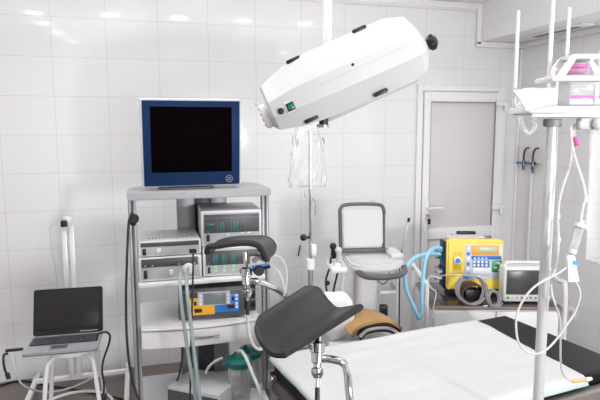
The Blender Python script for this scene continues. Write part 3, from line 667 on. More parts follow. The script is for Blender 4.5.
rl_ = mb('steel').tube(PR, .018, 12).use('towel').tube([Vector(p)+Vector((0, -.016, .006)) for p in PR], .009, 8)
rl_.use('stripe').tube([Vector(p)+Vector((0, -.015, -.008)) for p in PR], .007, 8)
tag(rl_.build('striped_roll', sharp=60), 'shiny black and silver roll tucked under the tan pad', 'roll')
WC = (0.9639,2.646,0.7726)
def cushf(u, v):
    a = u*2*math.pi; t = (v-.5)*math.pi
    c = lambda w: math.copysign(abs(math.cos(w))**.55, math.cos(w)); sn = lambda w: math.copysign(abs(math.sin(w))**.55, math.sin(w))
    x, y, z = .082*c(t)*c(a), .05*c(t)*sn(a), .120*sn(t)
    return (WC[0]+x, WC[1]+y, .724+z-.42*x*(z > 0)+.012*math.sin(x*40))
cl = mb('towel').sheetgrid(cushf, 32, 20, .002)
tag(cl.build('white_cloth', sharp=60), 'rolled white cloth standing left of the tan pad behind the front leg rest', 'cloth')

# ------------------------------------------------------------------ examination table; local x along its length, y=0 at the far side
BO, BA = (.49, 2.16), 8.2
bed = thing('examination_table', 'low examination table with black vinyl mattress under a white paper sheet', 'table', (BO[0], BO[1], 0), BA)
BL, BW, BZ = 1.265, .655, .750
mb('bedpad').bx((.015, -BW, .665), (BL, -.0, BZ), .014, 3).build('mattress', bed)
mb('rail').bx((.0, -BW-.062, .62), (BL+.05, -BW-.014, .712), .008).bx((.0, .0, .60), (BL+.02, .035, .655), .006).build('side_rail', bed)
mb('dgrey').bx((.01, -BW-.01, .60), (BL, .0, .664), .004).build('bed_plate', bed)
mb('offwhite').bx((.18, -BW+.08, .06), (BL-.12, -.08, .60), .02).build('pedestal', bed)
mb('dgrey').bx((.14, -BW+.05, .0), (BL-.06, -.05, .06), .01).build('base', bed)
mb('black').bx((.004, -.60, .30), (.17, -.06, .60), .01).build('end_box', bed)
mb('chrome').cyl((.006, -.045, .70), (-.02, -.045, .70), .012).torus((-.012, -.045, .682), .014, .004, (1, 0, 0)).build('end_catch', bed)
MBd = Matrix.Translation((*BO, 0)) @ Matrix.Rotation(R(BA), 4, 'Z')
def sheetf(u, v):
    # flat over the mattress, hanging a little over the left end and the near side
    L0, L1 = -.014, 1.066; s = L0+(L1-L0)*u; t = -.008-.696*v
    x, z = (s, BZ+.004) if s > .0 else (-.004+.25*s, BZ+.004+.85*s)
    y = t
    if t < -BW-.012: d = t+BW+.012; y = -BW-.016+.55*d; z = z+.75*d
    x += .018*v*v*0
    w_ = noise.noise(Vector((s*3.1, t*3.7, 0)))*.004+noise.noise(Vector((s*9, t*7, 2)))*.0032+abs(noise.noise(Vector((s*2+4, t*12, 5))))*.006
    if s > .9: x -= .07*v*(s-.9)/.185
    return (x, y, z+max(0, w_))
sh = mb('sheet').sheetgrid(sheetf, 70, 50, .0025)
for f in sh.bm.faces:
    pass
sh.mats.append(M['mint'])
import itertools
for f in sh.bm.faces:
    c = f.calc_center_median()
    if c.x < .004 or c.y < -BW-.028 or c.x > 1.046-.062*(-c.y): f.material_index = 1
for v in sh.bm.verts: v.co = MBd @ v.co
tag(sh.build('paper_sheet', sharp=180), 'white disposable paper sheet with pale mint border over the examination table', 'sheet')

# ------------------------------------------------------------------ leg rests
def leg_rest(label, far, near, post_top, clampz, elbow, th, sag, mid_off):
    root = thing('leg_rest', label, 'leg rest', (elbow[0], elbow[1], elbow[2]))
    O = Vector(elbow)
    def crv(pts, t):
        n = len(pts)-1; i = min(int(t*n), n-1); f = t*n-i
        P = [Vector(p) for p in pts]; a, b, c, d = P[max(i-1, 0)], P[i], P[i+1], P[min(i+2, n)]
        return .5*((2*b)+(c-a)*f+(2*a-5*b+4*c-d)*f*f+(3*b-a-3*c+d)*f**3)
    def fn(u, v):
        a, b = crv(far, v), crv(near, v)
        return a.lerp(b, u)+Vector((0, 0, -sag*math.sin(math.pi*u)))-O
    return root, O, fn
# front: each end is a U-shaped curve, lofted along the trough
L_end = [(0.3127,1.478,1.157),(0.2919,1.42,1.148),(0.292,1.366,1.133),(0.3104,1.327,1.117),(0.3321,1.3,1.121)]
R_end = [(0.4966,1.659,1.175),(0.5195,1.621,1.181),(0.5259,1.587,1.17),(0.5345,1.55,1.154),(0.5512,1.513,1.145),(0.599,1.46,1.167)]
ER = (0.5237,1.342,1.06)
root, O, fn = leg_rest('front black leg rest, the big trough on a bent chrome rod nearest the viewer', L_end, R_end, None, None, ER, .02, .0, 0)
q = mb('leather').sheetgrid(fn, 24, 28, .018); cush = q.build('trough', root, sharp=75)
q = mb('rubber')
rim = [fn(0, i/20) for i in range(21)]+[fn(i/16, 1) for i in range(1, 17)]+[fn(1, 1-i/20) for i in range(1, 21)]+[fn(1-i/16, 0) for i in range(1, 16)]
q.tube(rim, .0105, 8, False, 1, True).build('piping', root)
def L(p): return Vector(p)-O
def clampset(root, O, top, c0, c1, elbow_pts, low, s=1., rod=.0105, grip='black'):
    L = lambda p: Vector(p)-O
    mb('chrome').cyl(L(top), L(c0), .0085*s).build('post', root)
    c0, c1 = L(c0), L(c1); d = (c1-c0)
    q = mb('chrome')
    q.lathe([(.012*s, 0), (.020*s, .004*s), (.020*s, d.length*.28), (.0165*s, d.length*.30), (.0165*s, d.length*.56), (.011*s, d.length*.60), (.010*s, d.length*.70), (.0165*s, d.length*.74), (.0165*s, d.length*.88), (.010*s, d.length), (.0, d.length)], c0, d, 20, caps=False)
    q.cyl(c0+d*.12+Vector((-.022*s, -.004, 0)), c0+d*.12+Vector((.022*s, .004, 0)), .006*s); q.build('clamp', root)
    q = mb('chrome').tube([L(p) for p in elbow_pts], rod, n=14, sub=8); q.build('bent_rod', root)
    q = mb('chrome').cyl(c1, c1+(L(low)-c1)*.2, .005*s).use(grip).cyl(c1+(L(low)-c1)*.2, L(low), .0065*s, bev=.001); q.build('lock_lever', root)
clampset(root, O, (0.4661,1.432,1.138), (0.4485,1.391,1.106), (0.4391,1.361,1.018),
         [(0.4452,1.376,1.066),(0.476,1.367,1.064),(0.4957,1.351,1.063),(0.5082,1.346,1.055),(0.5117,1.333,1.041),(0.5107,1.318,1.009),(0.5095,1.304,0.9745),(0.5051,1.277,0.9202),(0.4922,1.214,0.8108)], (0.4245,1.32,0.9101))
# rear
F_ = [(0.2951,2.326,1.187),(0.3268,2.341,1.204),(0.3831,2.346,1.212),(0.4487,2.328,1.216),(0.5057,2.291,1.218),(0.5264,2.241,1.207),(0.5202,2.199,1.187),(0.4888,2.163,1.163)]
N_ = [(0.2391,2.095,1.218),(0.2459,2.085,1.239),(0.2784,2.076,1.243),(0.3254,2.064,1.25),(0.3794,2.049,1.253),(0.4187,2.036,1.246),(0.4379,2.038,1.221),(0.4519,2.051,1.191)]
ER2 = (0.5508,2.057,0.9755)
root, O, fn = leg_rest('rear black leg rest, seen edge-on in front of the equipment cart', F_, N_, None, None, ER2, .02, .006, 0)
mb('leather').sheetgrid(fn, 18, 30, .020).build('trough', root, sharp=75)
rim = [fn(0, i/24) for i in range(25)]+[fn(i/10, 1) for i in range(1, 11)]+[fn(1, 1-i/24) for i in range(1, 25)]+[fn(1-i/10, 0) for i in range(1, 10)]
mb('rubber').tube(rim, .012, 8, False, 1, True).build('piping', root)
clampset(root, O, (0.3924,2.132,1.2), (0.3921,2.125,1.142), (0.3934,2.109,1.026),
         [(0.3976,2.116,1.088),(0.435,2.105,1.086),(0.4924,2.147,1.052),(0.5403,2.192,1.017),(0.5816,2.237,0.9727),(0.6024,2.266,0.9226),(0.6042,2.258,0.863),(0.6144,2.281,0.7414),(0.6161,2.292,0.5063)], (0.3908,2.101,0.9566), 1.15, .013)
q = mb('caselight'); Lc = Vector((0.4344,2.116,1.171))-O
q.box(Lc, (.062, .03, .038), .006).use('chrome').cyl(Lc+Vector((-.012, -.02, .003)), Lc+Vector((-.012, -.012, .003)), .011).use('azure').box(Lc+Vector((.008, -.016, -.022)), (.066, .006, .010), .002, Matrix.Rotation(R(-6), 4, 'Y')); q.build('clamp_plate', root)
kc = Vector((0.4385,2.11,1.131))-O
mb('black').cyl(kc+Vector((0, .012, 0)), kc+Vector((0, -.018, 0)), .021, n=18, bev=.004).cyl(kc, kc+Vector((.045, -.01, .014)), .007).build('black_knob', root)
tag(mb('frost').tube([(0.4719,2.124,1.153),(0.5032,2.119,1.18),(0.5293,2.11,1.172),(0.5468,2.1,1.133),(0.5485,2.092,1.079),(0.5351,2.089,1.024)], .0035).tube([(0.4752,2.122,1.141),(0.5052,2.112,1.133),(0.5267,2.102,1.102),(0.5398,2.091,1.047)], .0035).build('thin_tube'), 'thin clear tube looping right of the rear leg rest clamp', 'tube')
tag(mb('tubing').tube([(0.3835,2.062,0.9659),(0.3875,2.076,0.9209),(0.3968,2.088,0.8676),(0.4218,2.116,0.8174),(0.4523,2.146,0.794),(0.4927,2.196,0.7872)], .0065).build('tube'), 'white tube hooked under the rear leg rest lever by the drawer', 'tube')

# ------------------------------------------------------------------ side table with ventilator and monitor
TO, TA = (1.57, 2.773), -18
TZ = .680
tb = thing('side_table', 'white side table with a dark glossy top carrying the yellow ventilator', 'table', (TO[0], TO[1], 0), TA)
mb('edge').bx((0, 0, TZ-.024), (.735, .50, TZ-.004), .003).use('tablegloss').bx((.004, .006, TZ-.006), (.731, .496, TZ), .002).build('top', tb)
mb('white').bx((.012, .012, .10), (.722, .48, TZ-.024), .006).build('cabinet_body', tb)
for x0, x1 in ((.018, .362), (.370, .716)):
    d = mb('white').bx((x0, -.003, .12), (x1, .0125, TZ-.032), .004).build('door', tb)
    mb('chrome').cyl(((x0+x1)/2-.04, -.018, .52), ((x0+x1)/2+.04, -.018, .52), .005).cyl(((x0+x1)/2-.035, -.018, .52), ((x0+x1)/2-.035, 0, .52), .004).cyl(((x0+x1)/2+.035, -.018, .52), ((x0+x1)/2+.035, 0, .52), .004).build('handle', d)
mb('dgrey').bx((.03, .03, .0), (.70, .46, .10), .006).build('plinth', tb)
mb('enamel').tube([(-.022, .02, .02), (-.022, .02, .745), (-.026, .05, .785), (-.03, .12, .81), (-.03, .36, .81), (-.026, .45, .785), (-.022, .48, .745), (-.022, .48, .02)], .0135, n=12, sub=4).build('left_push_frame', tb)
mb('offwhite').tube([(.757, .02, .02), (.757, .02, .74), (.752, .10, .80), (.745, .30, .80), (.757, .48, .74), (.757, .48, .02)], .0135, n=12, sub=3).build('right_push_frame', tb)
MT = Matrix.Translation((*TO, 0)) @ Matrix.Rotation(R(TA), 4, 'Z')
def TW(p): return MT @ Vector(p)

VX, VY = .124, .17
vt = thing('ventilator', 'bright yellow portable ventilator with a keypad panel on the side table', 'ventilator', TW((VX, VY, TZ+.0005)), TA)
vr = Matrix.Rotation(R(-4), 4, 'X')
def vq(q):
    for v in q.bm.verts: v.co = vr @ v.co
    return q
VWd, VH = .335, .303
vq(mb('yellow').prism([(x+VWd/2, y+VH/2+.042) for x, y in rrect(VWd, VH, .022)], 0, .05, Matrix.Translation((0, .05, 0)) @ XZ, .010)).build('front_shell', vt)
vq(mb('dyellow').bx((.012, .049, .045), (VWd-.012, .165, VH+.030), .012)).build('rear_shell', vt)
vq(mb('blue').bx((-.012, .028, .045), (.004, .15, VH+.025), .005)).build('side_plate', vt)
mb('rubber').bx((.02, .01, 0), (.06, .16, .046), .003).build('foot', vt); mb('rubber').bx((VWd-.06, .01, 0), (VWd-.02, .16, .046), .003).build('foot', vt)
sx = VWd/287; X = lambda u: (u-27)*sx; Z = lambda v: .042+(300-v)*VH/258
def vp(nm, m, a, t=.004):
    return vq(mb(m).bx((X(a[0]), -t, Z(a[3])), (X(a[2]), .001, Z(a[1])), .001)).build(nm, vt)
vp('panel_plate', 'palegrey', (117, 68, 306, 242), .003)
vp('side_strip', 'lilac', (122, 74, 145, 238), .005)
vp('orange_strip', 'orange', (150, 72, 288, 122), .005)
vp('display', 'lcdlight', (192, 82, 276, 104), .007)
vp('blue_strip', 'keyblue', (150, 125, 300, 143), .005)
vp('keypad', 'keyblue', (156, 148, 240, 182), .005)
for r_ in range(2):
    for c_ in range(4): vp('key', 'white', (159+c_*20, 150+r_*17, 171+c_*20, 162+r_*17), .008)
for c_ in range(4): vp('key', 'white', (162+c_*19, 134, 172+c_*19, 141), .008)
vp('label_plate', 'white', (158, 186, 248, 214), .005)
vp('green_panel', 'green', (254, 148, 302, 206), .005)
vp('key', 'white', (276, 156, 294, 166), .008); vp('key', 'white', (262, 180, 280, 188), .008); vp('key', 'white', (284, 192, 298, 202), .008)
for k_ in range(6): vp('strip_key', 'azure' if k_ % 2 else 'white', (126, 80+k_*26, 141, 96+k_*26), .007)
vp('recess', 'dyellow', (58, 108, 100, 196), .002)
vq(mb('white').cyl((X(79), -.001, Z(148)), (X(79), -.020, Z(148)), .022, n=24, bev=.003).use('azure').cyl((X(79), -.020, Z(148)), (X(79), -.026, Z(148)), .015, n=24, bev=.002)).build('knob', vt)
for i, (zz, m, r_) in enumerate(((.275, 'hose', .016), (.232, 'teal', .013), (.172, 'chrome', .011), (.140, 'lgrey', .010), (.100, 'lgrey', .011))):
    vq(mb(m).cyl((-.012, .07, zz), (-.045, .06, zz), r_, bev=.002).use('satin').cyl((-.044, .06, zz), (-.058, .056, zz), r_*.7)).build('port', vt)
bk = thing('pump_unit', 'white box with a black carrying handle standing behind the yellow ventilator', 'box', TW((.205, .43, TZ+.0005)), TA)
mb('offwhite').bx((-.03, -.06, 0), (.20, .06, .322), .008).build('body', bk)
mb('black').bx((.03, -.012, .3325), (.15, .012, .352), .006).build('handle', bk)
mb('lgrey').bx((.0, -.04, .3215), (.17, .04, .332), .003).build('top_plate', bk)

def corr(path, r):
    q = MB().use('hose'); P = path
    Pv = [Vector(p) for p in P]; pts = []
    N = len(Pv)
    for i in range(N-1):
        a, b, c, d = Pv[max(i-1, 0)], Pv[i], Pv[i+1], Pv[min(i+2, N-1)]
        for k in range(14):
            t = k/14; pts.append(.5*((2*b)+(c-a)*t+(2*a-5*b+4*c-d)*t*t+(3*b-a-3*c+d)*t**3))
    q.tube(pts, [r if i % 2 else r*.86 for i in range(len(pts))], 10, False, 1); return q
tag(corr([(1.688,2.884,0.9832),(1.613,2.844,0.993),(1.554,2.805,0.9616),(1.521,2.775,0.9016),(1.5,2.749,0.8126),(1.489,2.731,0.7328),(1.484,2.724,0.6668)], .0115).build('breathing_hose'), 'pale blue corrugated hose from the ventilator dropping straight along the table frame', 'hose')
tag(corr([(1.681,2.882,0.9483),(1.575,2.831,0.9662),(1.471,2.777,0.9674),(1.408,2.749,0.9329),(1.381,2.728,0.8781),(1.389,2.716,0.7968),(1.417,2.709,0.7287),(1.441,2.706,0.6765),(1.46,2.706,0.6404),(1.484,2.723,0.6612)], .0115).build('breathing_hose'), 'pale blue corrugated hose bowing out left from the ventilator', 'hose')
tag(mb('frost').tube([(1.635,2.816,0.8248),(1.567,2.766,0.8544),(1.53,2.744,0.8402),(1.545,2.733,0.7959),(1.571,2.723,0.7738),(1.557,2.718,0.702),(1.534,2.695,0.6369)], .003).build('sensor_tube'), 'thin clear tube below the ventilator ports', 'tube')
tag(mb('frost').tube([(1.625,2.8,0.8414),(1.644,2.725,0.8649),(1.692,2.681,0.8752),(1.76,2.64,0.8719),(1.838,2.615,0.8553)], .0024).build('sensor_tube'), 'clear tube lying across the lower front of the yellow ventilator', 'tube')

pm = thing('patient_monitor', 'small white patient monitor with a grey screen right of the ventilator', 'monitor', TW((.418, .045, TZ+.0005)), TA)
mb('offwhite').bx((0, 0, .010), (.268, .10, .212), .012, 3).build('housing', pm)
mb('lgrey').bx((.02, .098, .03), (.248, .118, .20), .008).build('rear_shell', pm)
mb('dgrey').bx((.014, -.003, .054), (.222, .002, .197), .003).build('bezel', pm)
mb('monscreen').bx((.022, -.005, .060), (.214, .0, .191), .001).build('screen', pm)
for k_, m in enumerate(('green', 'lgrey', 'orange', 'mgrey', 'mgrey', 'mgrey', 'mgrey')):
    mb(m).cyl((.026+.026*k_, .001, .036), (.026+.026*k_, -.004, .036), .0075, n=14, bev=.001).build('button', pm)
mb('offwhite').tube([(.02, .05, .208), (.024, .05, .228), (.04, .05, .232), (.20, .05, .232), (.216, .05, .228), (.22, .05, .208)], .008, n=10, sub=3).build('handle', pm)
mb('rubber').bx((.02, .01, 0), (.05, .09, .013), .002).build('foot', pm); mb('rubber').bx((.215, .01, 0), (.245, .09, .013), .002).build('foot', pm)
mb('dgrey').bx((.235, -.002, .05), (.262, .002, .197), .002).build('side_panel', pm)

# cuff and coiled leads in front of the ventilator
cf = thing('pressure_cuff', 'rolled dark brown pressure cuff lying before the yellow ventilator', 'cuff', TW((.245, .085, TZ+.0005)), TA+8)
q = mb('brown'); 
prof = [(.062*math.cos(a)*(1+.10*a/6), .056+.052*math.sin(a)) for a in [k*.2618 for k in range(25)]]
q.sheetgrid(lambda u, v: (prof[int(v*24)][0]*1.05, -.045+.09*u, max(.006, prof[int(v*24)][1])), 3, 24, .008); q.build('roll', cf)
mb('black').bx((-.045, -.030, .006), (.040, .035, .080), .01).build('bladder', cf)
def coil(c, rx, rz, n, r, tilt, seed, m='cable', spread=.02):
    rnd = random.Random(seed); pts = []; J = [(rnd.uniform(-.15, .13), rnd.uniform(-.16, .12), rnd.uniform(-.012, .012)) for _ in range(n+1)]
    for i in range(n*16):
        a = i/16*2*math.pi; t = i/16; k0 = int(t); f = t-k0; f = f*f*(3-2*f)
        jx, jz, ox = [J[k0][q_]*(1-f)+J[k0+1][q_]*f for q_ in range(3)]
        z = c[2]+rz*(1+jz)*math.sin(a)
        pts.append(TW((c[0]+ox+rx*(1+jx)*math.cos(a), c[1]-spread*t/n-tilt*math.sin(a), max(TZ+r+.001, z))))
    return mb(m).tube(pts, r, 8, True, 2)
q = coil((.232, .045, TZ+.085), .082, .078, 6, .0038, -.02, 3); q.use('azure').box(TW((.200, .03, TZ+.160)), (.03, .02, .022), .005, Matrix.Rotation(R(40), 4, 'Y'))
tag(q.build('cable_coil'), 'large grey cable coil with a blue tie before the yellow ventilator', 'cable')
q = coil((.350, .012, TZ+.046), .036, .042, 7, .0042, -.012, 8, 'cable', .035); q.use('azure').cyl(TW((.352, -.0, TZ+.012)), TW((.385, -.012, TZ+.012)), .009, bev=.002)
tag(q.build('cable_coil'), 'small tight grey cable coil with a blue plug left of the patient monitor', 'cable')

# ------------------------------------------------------------------ wall outlet and taps on the right wall
ou = thing('wall_outlet', 'white wall outlet plate on the right wall behind the infusion stand', 'outlet', (3.03,3.332,0.3265))
mb('white').bx((-.012, -.075, -.042), (-.0003, .075, .042), .004).build('plate', ou)
for s in (-1, 1):
    mb('lgrey').cyl((-.011, s*.035, 0), (-.014, s*.035, 0), .024, n=20, bev=.001).use('dgrey').cyl((-.0135, s*.035-.008, 0), (-.0145, s*.035-.008, 0), .003).cyl((-.0135, s*.035+.008, 0), (-.0145, s*.035+.008, 0), .003).build('socket', ou)
def tap(y, zl, label, low):
    t = thing('gas_tap', label, 'tap', (XR, y, 1.40), 0)
    mb('tapbody').tube([(-.045, 0, .012), (-.047, 0, .055), (-.050, -.012, .095), (-.056, -.04, .118), (-.062, -.075, .124)], .0085, n=12).build('spout', t)
    mb('tapbody').cyl((-.0005, 0, 0), (-.058, 0, 0), .012, bev=.002).cyl((-.045, 0, -.03-low), (-.045, 0, .02), .013, bev=.002).cyl((-.045, 0, -.055-low), (-.045, 0, -.028-low), .008).build('body', t)
    mb('chrome').torus((-.05, -.030, .0), .020, .004, (1, .3, 0), 20).build('ring', t); mb('chrome').cyl((-.0005, 0, 0), (-.006, 0, 0), .022, bev=.001).build('wall_rose', t)
    mb('tapblue').bx((-.066, .006, -.007), (-.052, .056, .007), .004).sphere((-.059, .058, 0), .010).build('lever', t)
tap(3.862, 0, 'blue-handled tap on the right wall, the one nearer the door', 0.)
tap(3.752, 0, 'blue-handled tap on the right wall, the one farther from the door', .02)
tag(mb('offwhite').cyl((XR-.012, 3.80, .02), (XR-.012, 3.80, 1.345), .0118).build('wall_pipe'), 'thin painted pipe running down the right wall below the taps', 'pipe')

# ------------------------------------------------------------------ infusion stand in the right foreground; local origin on the floor under the pole
IX, IY = 1.137, 1.354
iv = thing('infusion_stand', 'tall white infusion stand with two trays in the right foreground', 'stand', (IX, IY, 0), -16)
mb('polegrey').cyl((0, 0, .08), (0, 0, 1.695), .0155, n=24).build('pole', iv)
mb('mgrey').cyl((0, 0, 1.680), (0, 0, 1.702), .026, n=24, bev=.003).build('collar', iv)
mb('enamel').bx((-.098, -.07, 1.716), (.20, .09, 1.736), .006).bx((-.085, -.06, 1.706), (.18, .08, 1.716), .003).build('lower_tray', iv)
mb('offwhite').bx((-.030, -.05, 1.803), (.20, .07, 1.819), .006).build('upper_tray', iv)
for x, y, z0, z1, r_ in ((-.100, .03, 1.7359, 2.005, .0052), (-.008, .02, 1.7359, 2.10, .0062), (.058, .06, 1.8189, 2.02, .0052), (-.012, -.04, 1.736, 1.803, .004), (.19, -.04, 1.736, 1.803, .004), (.19, .06, 1.736, 1.803, .004)):
    mb('enamel').cyl((x, y, z0-.001), (x, y, z1), r_, n=14, bev=.002).build('rod', iv)
for k in range(5):
    a = R(72*k+54); l = mb('enamel').tube([(0, 0, .13), (.06*math.cos(a), .06*math.sin(a), .12), (.16*math.cos(a), .16*math.sin(a), .08), (.21*math.cos(a), .21*math.sin(a), .062)], .014)
    l.use('rubber').cyl((.21*math.cos(a), .21*math.sin(a)-.012, .0255), (.21*math.cos(a), .21*math.sin(a)+.012, .0255), .025, bev=.004).use('satin').cyl((.21*math.cos(a), .21*math.sin(a), .04), (.21*math.cos(a), .21*math.sin(a), .066), .009); l.build('leg', iv)
mb('clearp').tube([(-.10, -.02, 1.704), (-.10, -.04, 1.68), (-.082, -.04, 1.662), (-.066, -.04, 1.68), (-.066, -.02, 1.704)], .006, sub=5).build('hook', iv)
mb('lgrey').cyl((.045, -.05, 1.685), (.115, -.05, 1.685), .012, bev=.003).bx((.05, -.06, 1.672), (.10, -.03, 1.703), .004).use('enamel').sphere((.095, -.072, 1.686), .017).build('clamp', iv)
mb('clearp').tube([(.13, -.02, 1.704), (.13, -.04, 1.675), (.115, -.04, 1.664), (.102, -.04, 1.68)], .006, sub=5).build('hook', iv)
MI = Matrix.Translation((IX, IY, 0)) @ Matrix.Rotation(R(-16), 4, 'Z')
def IW(q):
    for v in q.bm.verts: v.co = MI @ v.co
    return q
# paper packet draped on the left of the lower tray
PKF = [(0.9966,1.352,1.779),(1.047,1.322,1.782),(1.094,1.293,1.783)]
PKN = [(0.9914,1.283,1.72),(1.03,1.273,1.729),(1.067,1.258,1.738)]
def pk(u, v): return spline(PKF, u).lerp(spline(PKN, u), v)+Vector((0, 0, .004*math.sin(v*3.1)))
tag(mb('sheet').sheetgrid(pk, 16, 12, .004).build('paper_packet', sharp=60), 'white paper packet drooping over the left edge of the infusion stand tray', 'packet')
q = mb('white').tube([(-.075, .06, 1.737), (-.068, .06, 1.780), (-.055, .06, 1.787), (-.02, .06, 1.787), (-.010, .06, 1.780), (-.006, .06, 1.737)], .006, sub=4).bx((-.082, .045, 1.7365), (.0, .078, 1.748), .003)
tag(IW(q).build('handle_rack'), 'white wire handle rack behind the paper packet on the tray', 'rack')
def tub(name, loc, label, tall):
    t = thing(name, label, 'container', MI @ Vector(loc), -16)
    return t
c1 = tub('specimen_box', (.068, -.01, 1.7365), 'clear box with a magenta stripe on the lower tray of the infusion stand', 0)
b = mb('clearp'); 
b.bx((-.048, -.04, 0), (.048, .04, .003), .001)
for s in (-1, 1): b.bx((s*.048-.0015, -.04, .003), (s*.048+.0015, .04, .064), .001).bx((-.0465, s*.04-.0015, .003), (.0465, s*.04+.0015, .064), .001)
b.build('box', c1); mb('magenta').bx((-.0475, -.0425, .020), (.0475, -.0418, .028), .0003).build('stripe', c1); mb('white').bx((.02, -.0432, .004), (.030, -.0418, .062), .0005).use('lgrey').bx((-.035, -.0428, .044), (.01, -.0418, .046), .0002).build('label', c1)
mb('white').bx((-.046, -.038, .0035), (.046, .038, .018), .002).build('contents', c1)
c2 = tub('bottle_holder', (.072, .0, 1.8195), 'white round-shouldered holder with a magenta labelled bottle on the upper tray', 0)
b = mb('enamel'); b.rings([[(x*sx_, .042*y*sx_, z) for x, y in ((-1, -1), (1, -1), (1, 1), (-1, 1))] for sx_, z in ((.0, 0),)]) if False else None
ARC = [(-.082, 0), (-.078, .010), (-.048, .050), (-.040, .057), (.040, .057), (.048, .050), (.078, .010), (.082, 0), (.062, 0), (.034, .045), (-.034, .045), (-.062, 0)]
XY2 = Matrix(((1, 0, 0, 0), (0, 0, 1, 0), (0, 1, 0, 0), (0, 0, 0, 1)))
b.prism(ARC, -.042, -.033, XY2, 0).prism(ARC, .033, .042, XY2, 0).bx((-.042, -.034, .0465), (.042, .034, .057), .001); b.build('bracket', c2)
bt = mb('clearp').cyl((-.012, .0, .0), (-.012, .0, .046), .032, n=24, bev=.004).build('bottle', c2)
mb('magenta').cyl((-.012, 0, .024), (-.012, 0, .032), .0328, n=24).build('label', bt); mb('magenta').cyl((-.012, 0, .009), (-.012, 0, .015), .0326, n=24).build('label', bt); mb('mgrey').cyl((-.012, 0, .041), (-.012, 0, .0455), .0326, n=24).build('band', bt)
mb('dgrey').bx((.036, -.045, .048), (.046, -.0415, .052), .001).build('catch', c2)
tag(mb('pink').cyl((1.157,1.289,1.652), (1.164,1.284,1.627), .0055, .0075, 14, .001).use('clearp').cyl((1.156,1.292,1.668), (1.157,1.289,1.65), .004).build('pink_clip'), 'small pink clip hanging under the infusion stand tray', 'clip')

# drip line: tubes, chamber and roller clamp
tag(mb('frost').tube([(1.149,1.296,1.682),(1.149,1.291,1.643),(1.154,1.284,1.603),(1.165,1.275,1.562),(1.175,1.268,1.526),(1.18,1.262,1.491),(1.172,1.26,1.458),(1.164,1.257,1.42)], .0038).cyl((1.181,1.262,1.491), (1.178,1.26,1.474), .006).build('drip_tube'), 'clear drip tube from the tray down to the drip chamber', 'tube')
tag(mb('frost').tube([(1.179,1.319,1.687),(1.172,1.314,1.629),(1.164,1.308,1.573),(1.146,1.307,1.523),(1.132,1.305,1.476),(1.126,1.3,1.426),(1.125,1.292,1.365),(1.119,1.286,1.304),(1.107,1.285,1.268)], .0034).cyl((1.127,1.302,1.44), (1.126,1.3,1.423), .006).cyl((1.126,1.293,1.373), (1.125,1.292,1.359), .006).build('drip_tube'), 'clear tube with two white joints hanging left of the drip chamber', 'tube')
tag(mb('frost').tube([(1.238,1.325,1.704),(1.236,1.314,1.614),(1.229,1.301,1.502),(1.218,1.29,1.389)], .0065).build('drip_tube'), 'wide straight clear tube hanging at the right of the infusion stand', 'tube')
dc = thing('drip_chamber', 'tilted clear drip chamber with white caps hanging on the drip line', 'drip chamber', (1.138,1.253,1.333))
DO = Vector((1.138,1.253,1.333)); DT = Vector((1.165,1.256,1.414)); dv = DT-DO
mb('white').lathe([(.0, 0), (.010, .001), (.011, .010), (.009, .013)], (0, 0, 0), dv, 18, caps=False).build('lower_cap', dc)
mb('clearp').lathe([(.0095, .008), (.0105, .014), (.0105, dv.length-.01), (.0095, dv.length-.006)], (0, 0, 0), dv, 18, caps=False).build('chamber', dc)
mb('white').lathe([(.012, dv.length-.012), (.0165, dv.length-.009), (.0165, dv.length-.001), (.007, dv.length+.003), (.006, dv.length+.011), (.0, dv.length+.012)], (0, 0, 0), dv, 18, caps=False).build('upper_cap', dc)
rc = thing('roller_clamp', 'white roller clamp with a blue wheel below the drip chamber', 'clamp', (1.138,1.244,1.259))
RO = Vector((1.138,1.244,1.259)); RT = Vector((1.133,1.254,1.33))-RO
q = mb('white'); s1 = Vector((.96, -.28, 0)); s2 = Vector((.28, .96, 0))
q.rings([[RT*t+s1*a*w_+s2*b_*.007 for a, b_ in ((-1, -1), (1, -1), (1, 1), (-1, 1))] for t, w_ in ((0, .0145), (.5, .0115), (.92, .0105), (1.0, .008))]); q.build('body', rc)
wc = RT*.72+s1*.008-s2*.004
mb('cyanblue').cyl(wc-s2*.006, wc+s2*.006, .0068, n=18, bev=.001).build('wheel', rc)
tag(mb('tubing').tube([(1.142,1.242,1.259),(1.153,1.237,1.24),(1.155,1.233,1.215),(1.148,1.24,1.171),(1.122,1.242,1.133),(1.094,1.245,1.095),(1.053,1.234,1.075),(1.013,1.224,1.072),(0.9744,1.216,1.087),(0.9498,1.216,1.116),(0.9448,1.222,1.152),(0.9487,1.226,1.189),(0.9626,1.226,1.22),(0.984,1.224,1.249),(1.017,1.227,1.268),(1.06,1.237,1.278),(1.098,1.248,1.286),(1.121,1.253,1.295)], .0029, sub=6).build('drip_tube'), 'long white drip tube coiled in a big loop around the stand pole', 'tube')
tag(mb('tubing').tube([(1.129,1.316,1.232),(1.13,1.312,1.203),(1.14,1.305,1.169),(1.164,1.313,1.123),(1.191,1.337,1.05),(1.218,1.363,0.9806),(1.249,1.389,0.9273),(1.282,1.406,0.8893),(1.317,1.414,0.8693)], .0030, sub=6).build('drip_tube'), 'white tube hanging beside the pole and ending at the tan cap on the sheet', 'tube')
nc = mb('needle').cyl((1.314,1.415,0.87), (1.357,1.403,0.875), .0065, .0055, 14, .001).use('white').cyl((1.357,1.403,0.875), (1.376,1.398,0.8787), .008, .005, 14, .001)
tag(nc.build('needle_cap'), 'tan needle cap at the tube end on the right edge of the sheet', 'cap')

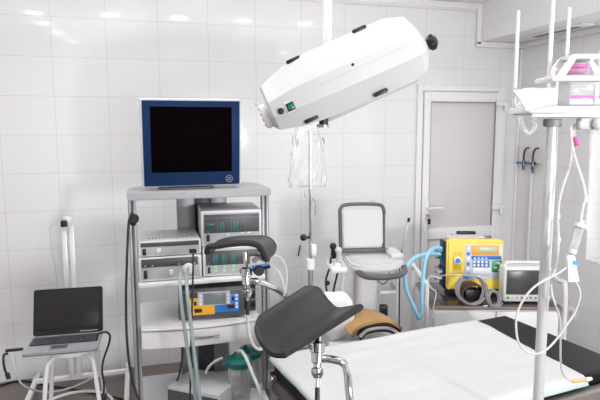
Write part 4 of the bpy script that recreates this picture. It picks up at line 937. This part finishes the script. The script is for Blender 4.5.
# ------------------------------------------------------------------ light
def area(name, loc, rot, sx, sy, power, col=(1, 1, 1), spread=180):
    l = bpy.data.lights.new(name, 'AREA'); l.shape = 'RECTANGLE'; l.size = sx; l.size_y = sy; l.energy = power; l.color = col; l.spread = R(spread)
    o = bpy.data.objects.new(name, l); C.objects.link(o); o.location = loc; o.rotation_euler = [R(a) for a in rot]; return o
area('daylight_side_window', (XR+.45, (WY0+WY1)/2, (WZ0+WZ1)/2), (0, 90, 0), WZ1-WZ0, WY1-WY0, 14)
area('front_window_fill', ((FX0+FX1)/2, YF-.45, (FZ0+FZ1)/2), (90, 0, 0), FX1-FX0, FZ1-FZ0, 102)  # frontal fill shining in through the added window behind the viewer
k = area('studio_flash', (1.5, -1.0, 1.55), (0, 0, 0), .18, .18, 40)
k.rotation_euler = (Vector((.9, 3.2, 1.4))-k.location).to_track_quat('-Z', 'Y').to_euler()
area('ceiling_fill', (.2, 2.3, 2.3), (180, 0, 0), 3.0, 1.4, 46)  # added upward fill without a fixture, brightens the room off the ceiling
w = bpy.data.worlds.new('World'); bpy.context.scene.world = w; w.use_nodes = True
nt = w.node_tree; bg = nt.nodes['Background']
sky = nt.nodes.new('ShaderNodeTexSky'); sky.sky_type = 'PREETHAM'; sky.turbidity = 6
bg.inputs[0].default_value = (.92, .96, 1, 1); bg.inputs[1].default_value = 1.2

# ------------------------------------------------------------------ camera
cd = bpy.data.cameras.new('Camera'); cam = bpy.data.objects.new('Camera', cd); C.objects.link(cam)
cd.sensor_width = 36; cd.lens = 36*564.1/600; cd.clip_start = .05
yaw, pitch, roll = .28044, .12485, -.0028
fwd = Vector((math.sin(yaw)*math.cos(pitch), math.cos(yaw)*math.cos(pitch), -math.sin(pitch)))
rt = Vector((math.cos(yaw), -math.sin(yaw), 0)); upv = rt.cross(fwd)
r2 = math.cos(roll)*rt+math.sin(roll)*upv; u2 = -math.sin(roll)*rt+math.cos(roll)*upv
mw = Matrix((r2, u2, -fwd)).transposed().to_4x4(); mw.translation = (0, 0, 1.675); cam.matrix_world = mw
S = bpy.context.scene; S.camera = cam
S.view_settings.view_transform = 'Standard'; S.view_settings.look = 'None'; S.view_settings.gamma = 1; S.view_settings.use_curve_mapping = False
S.view_settings.exposure = -0.1
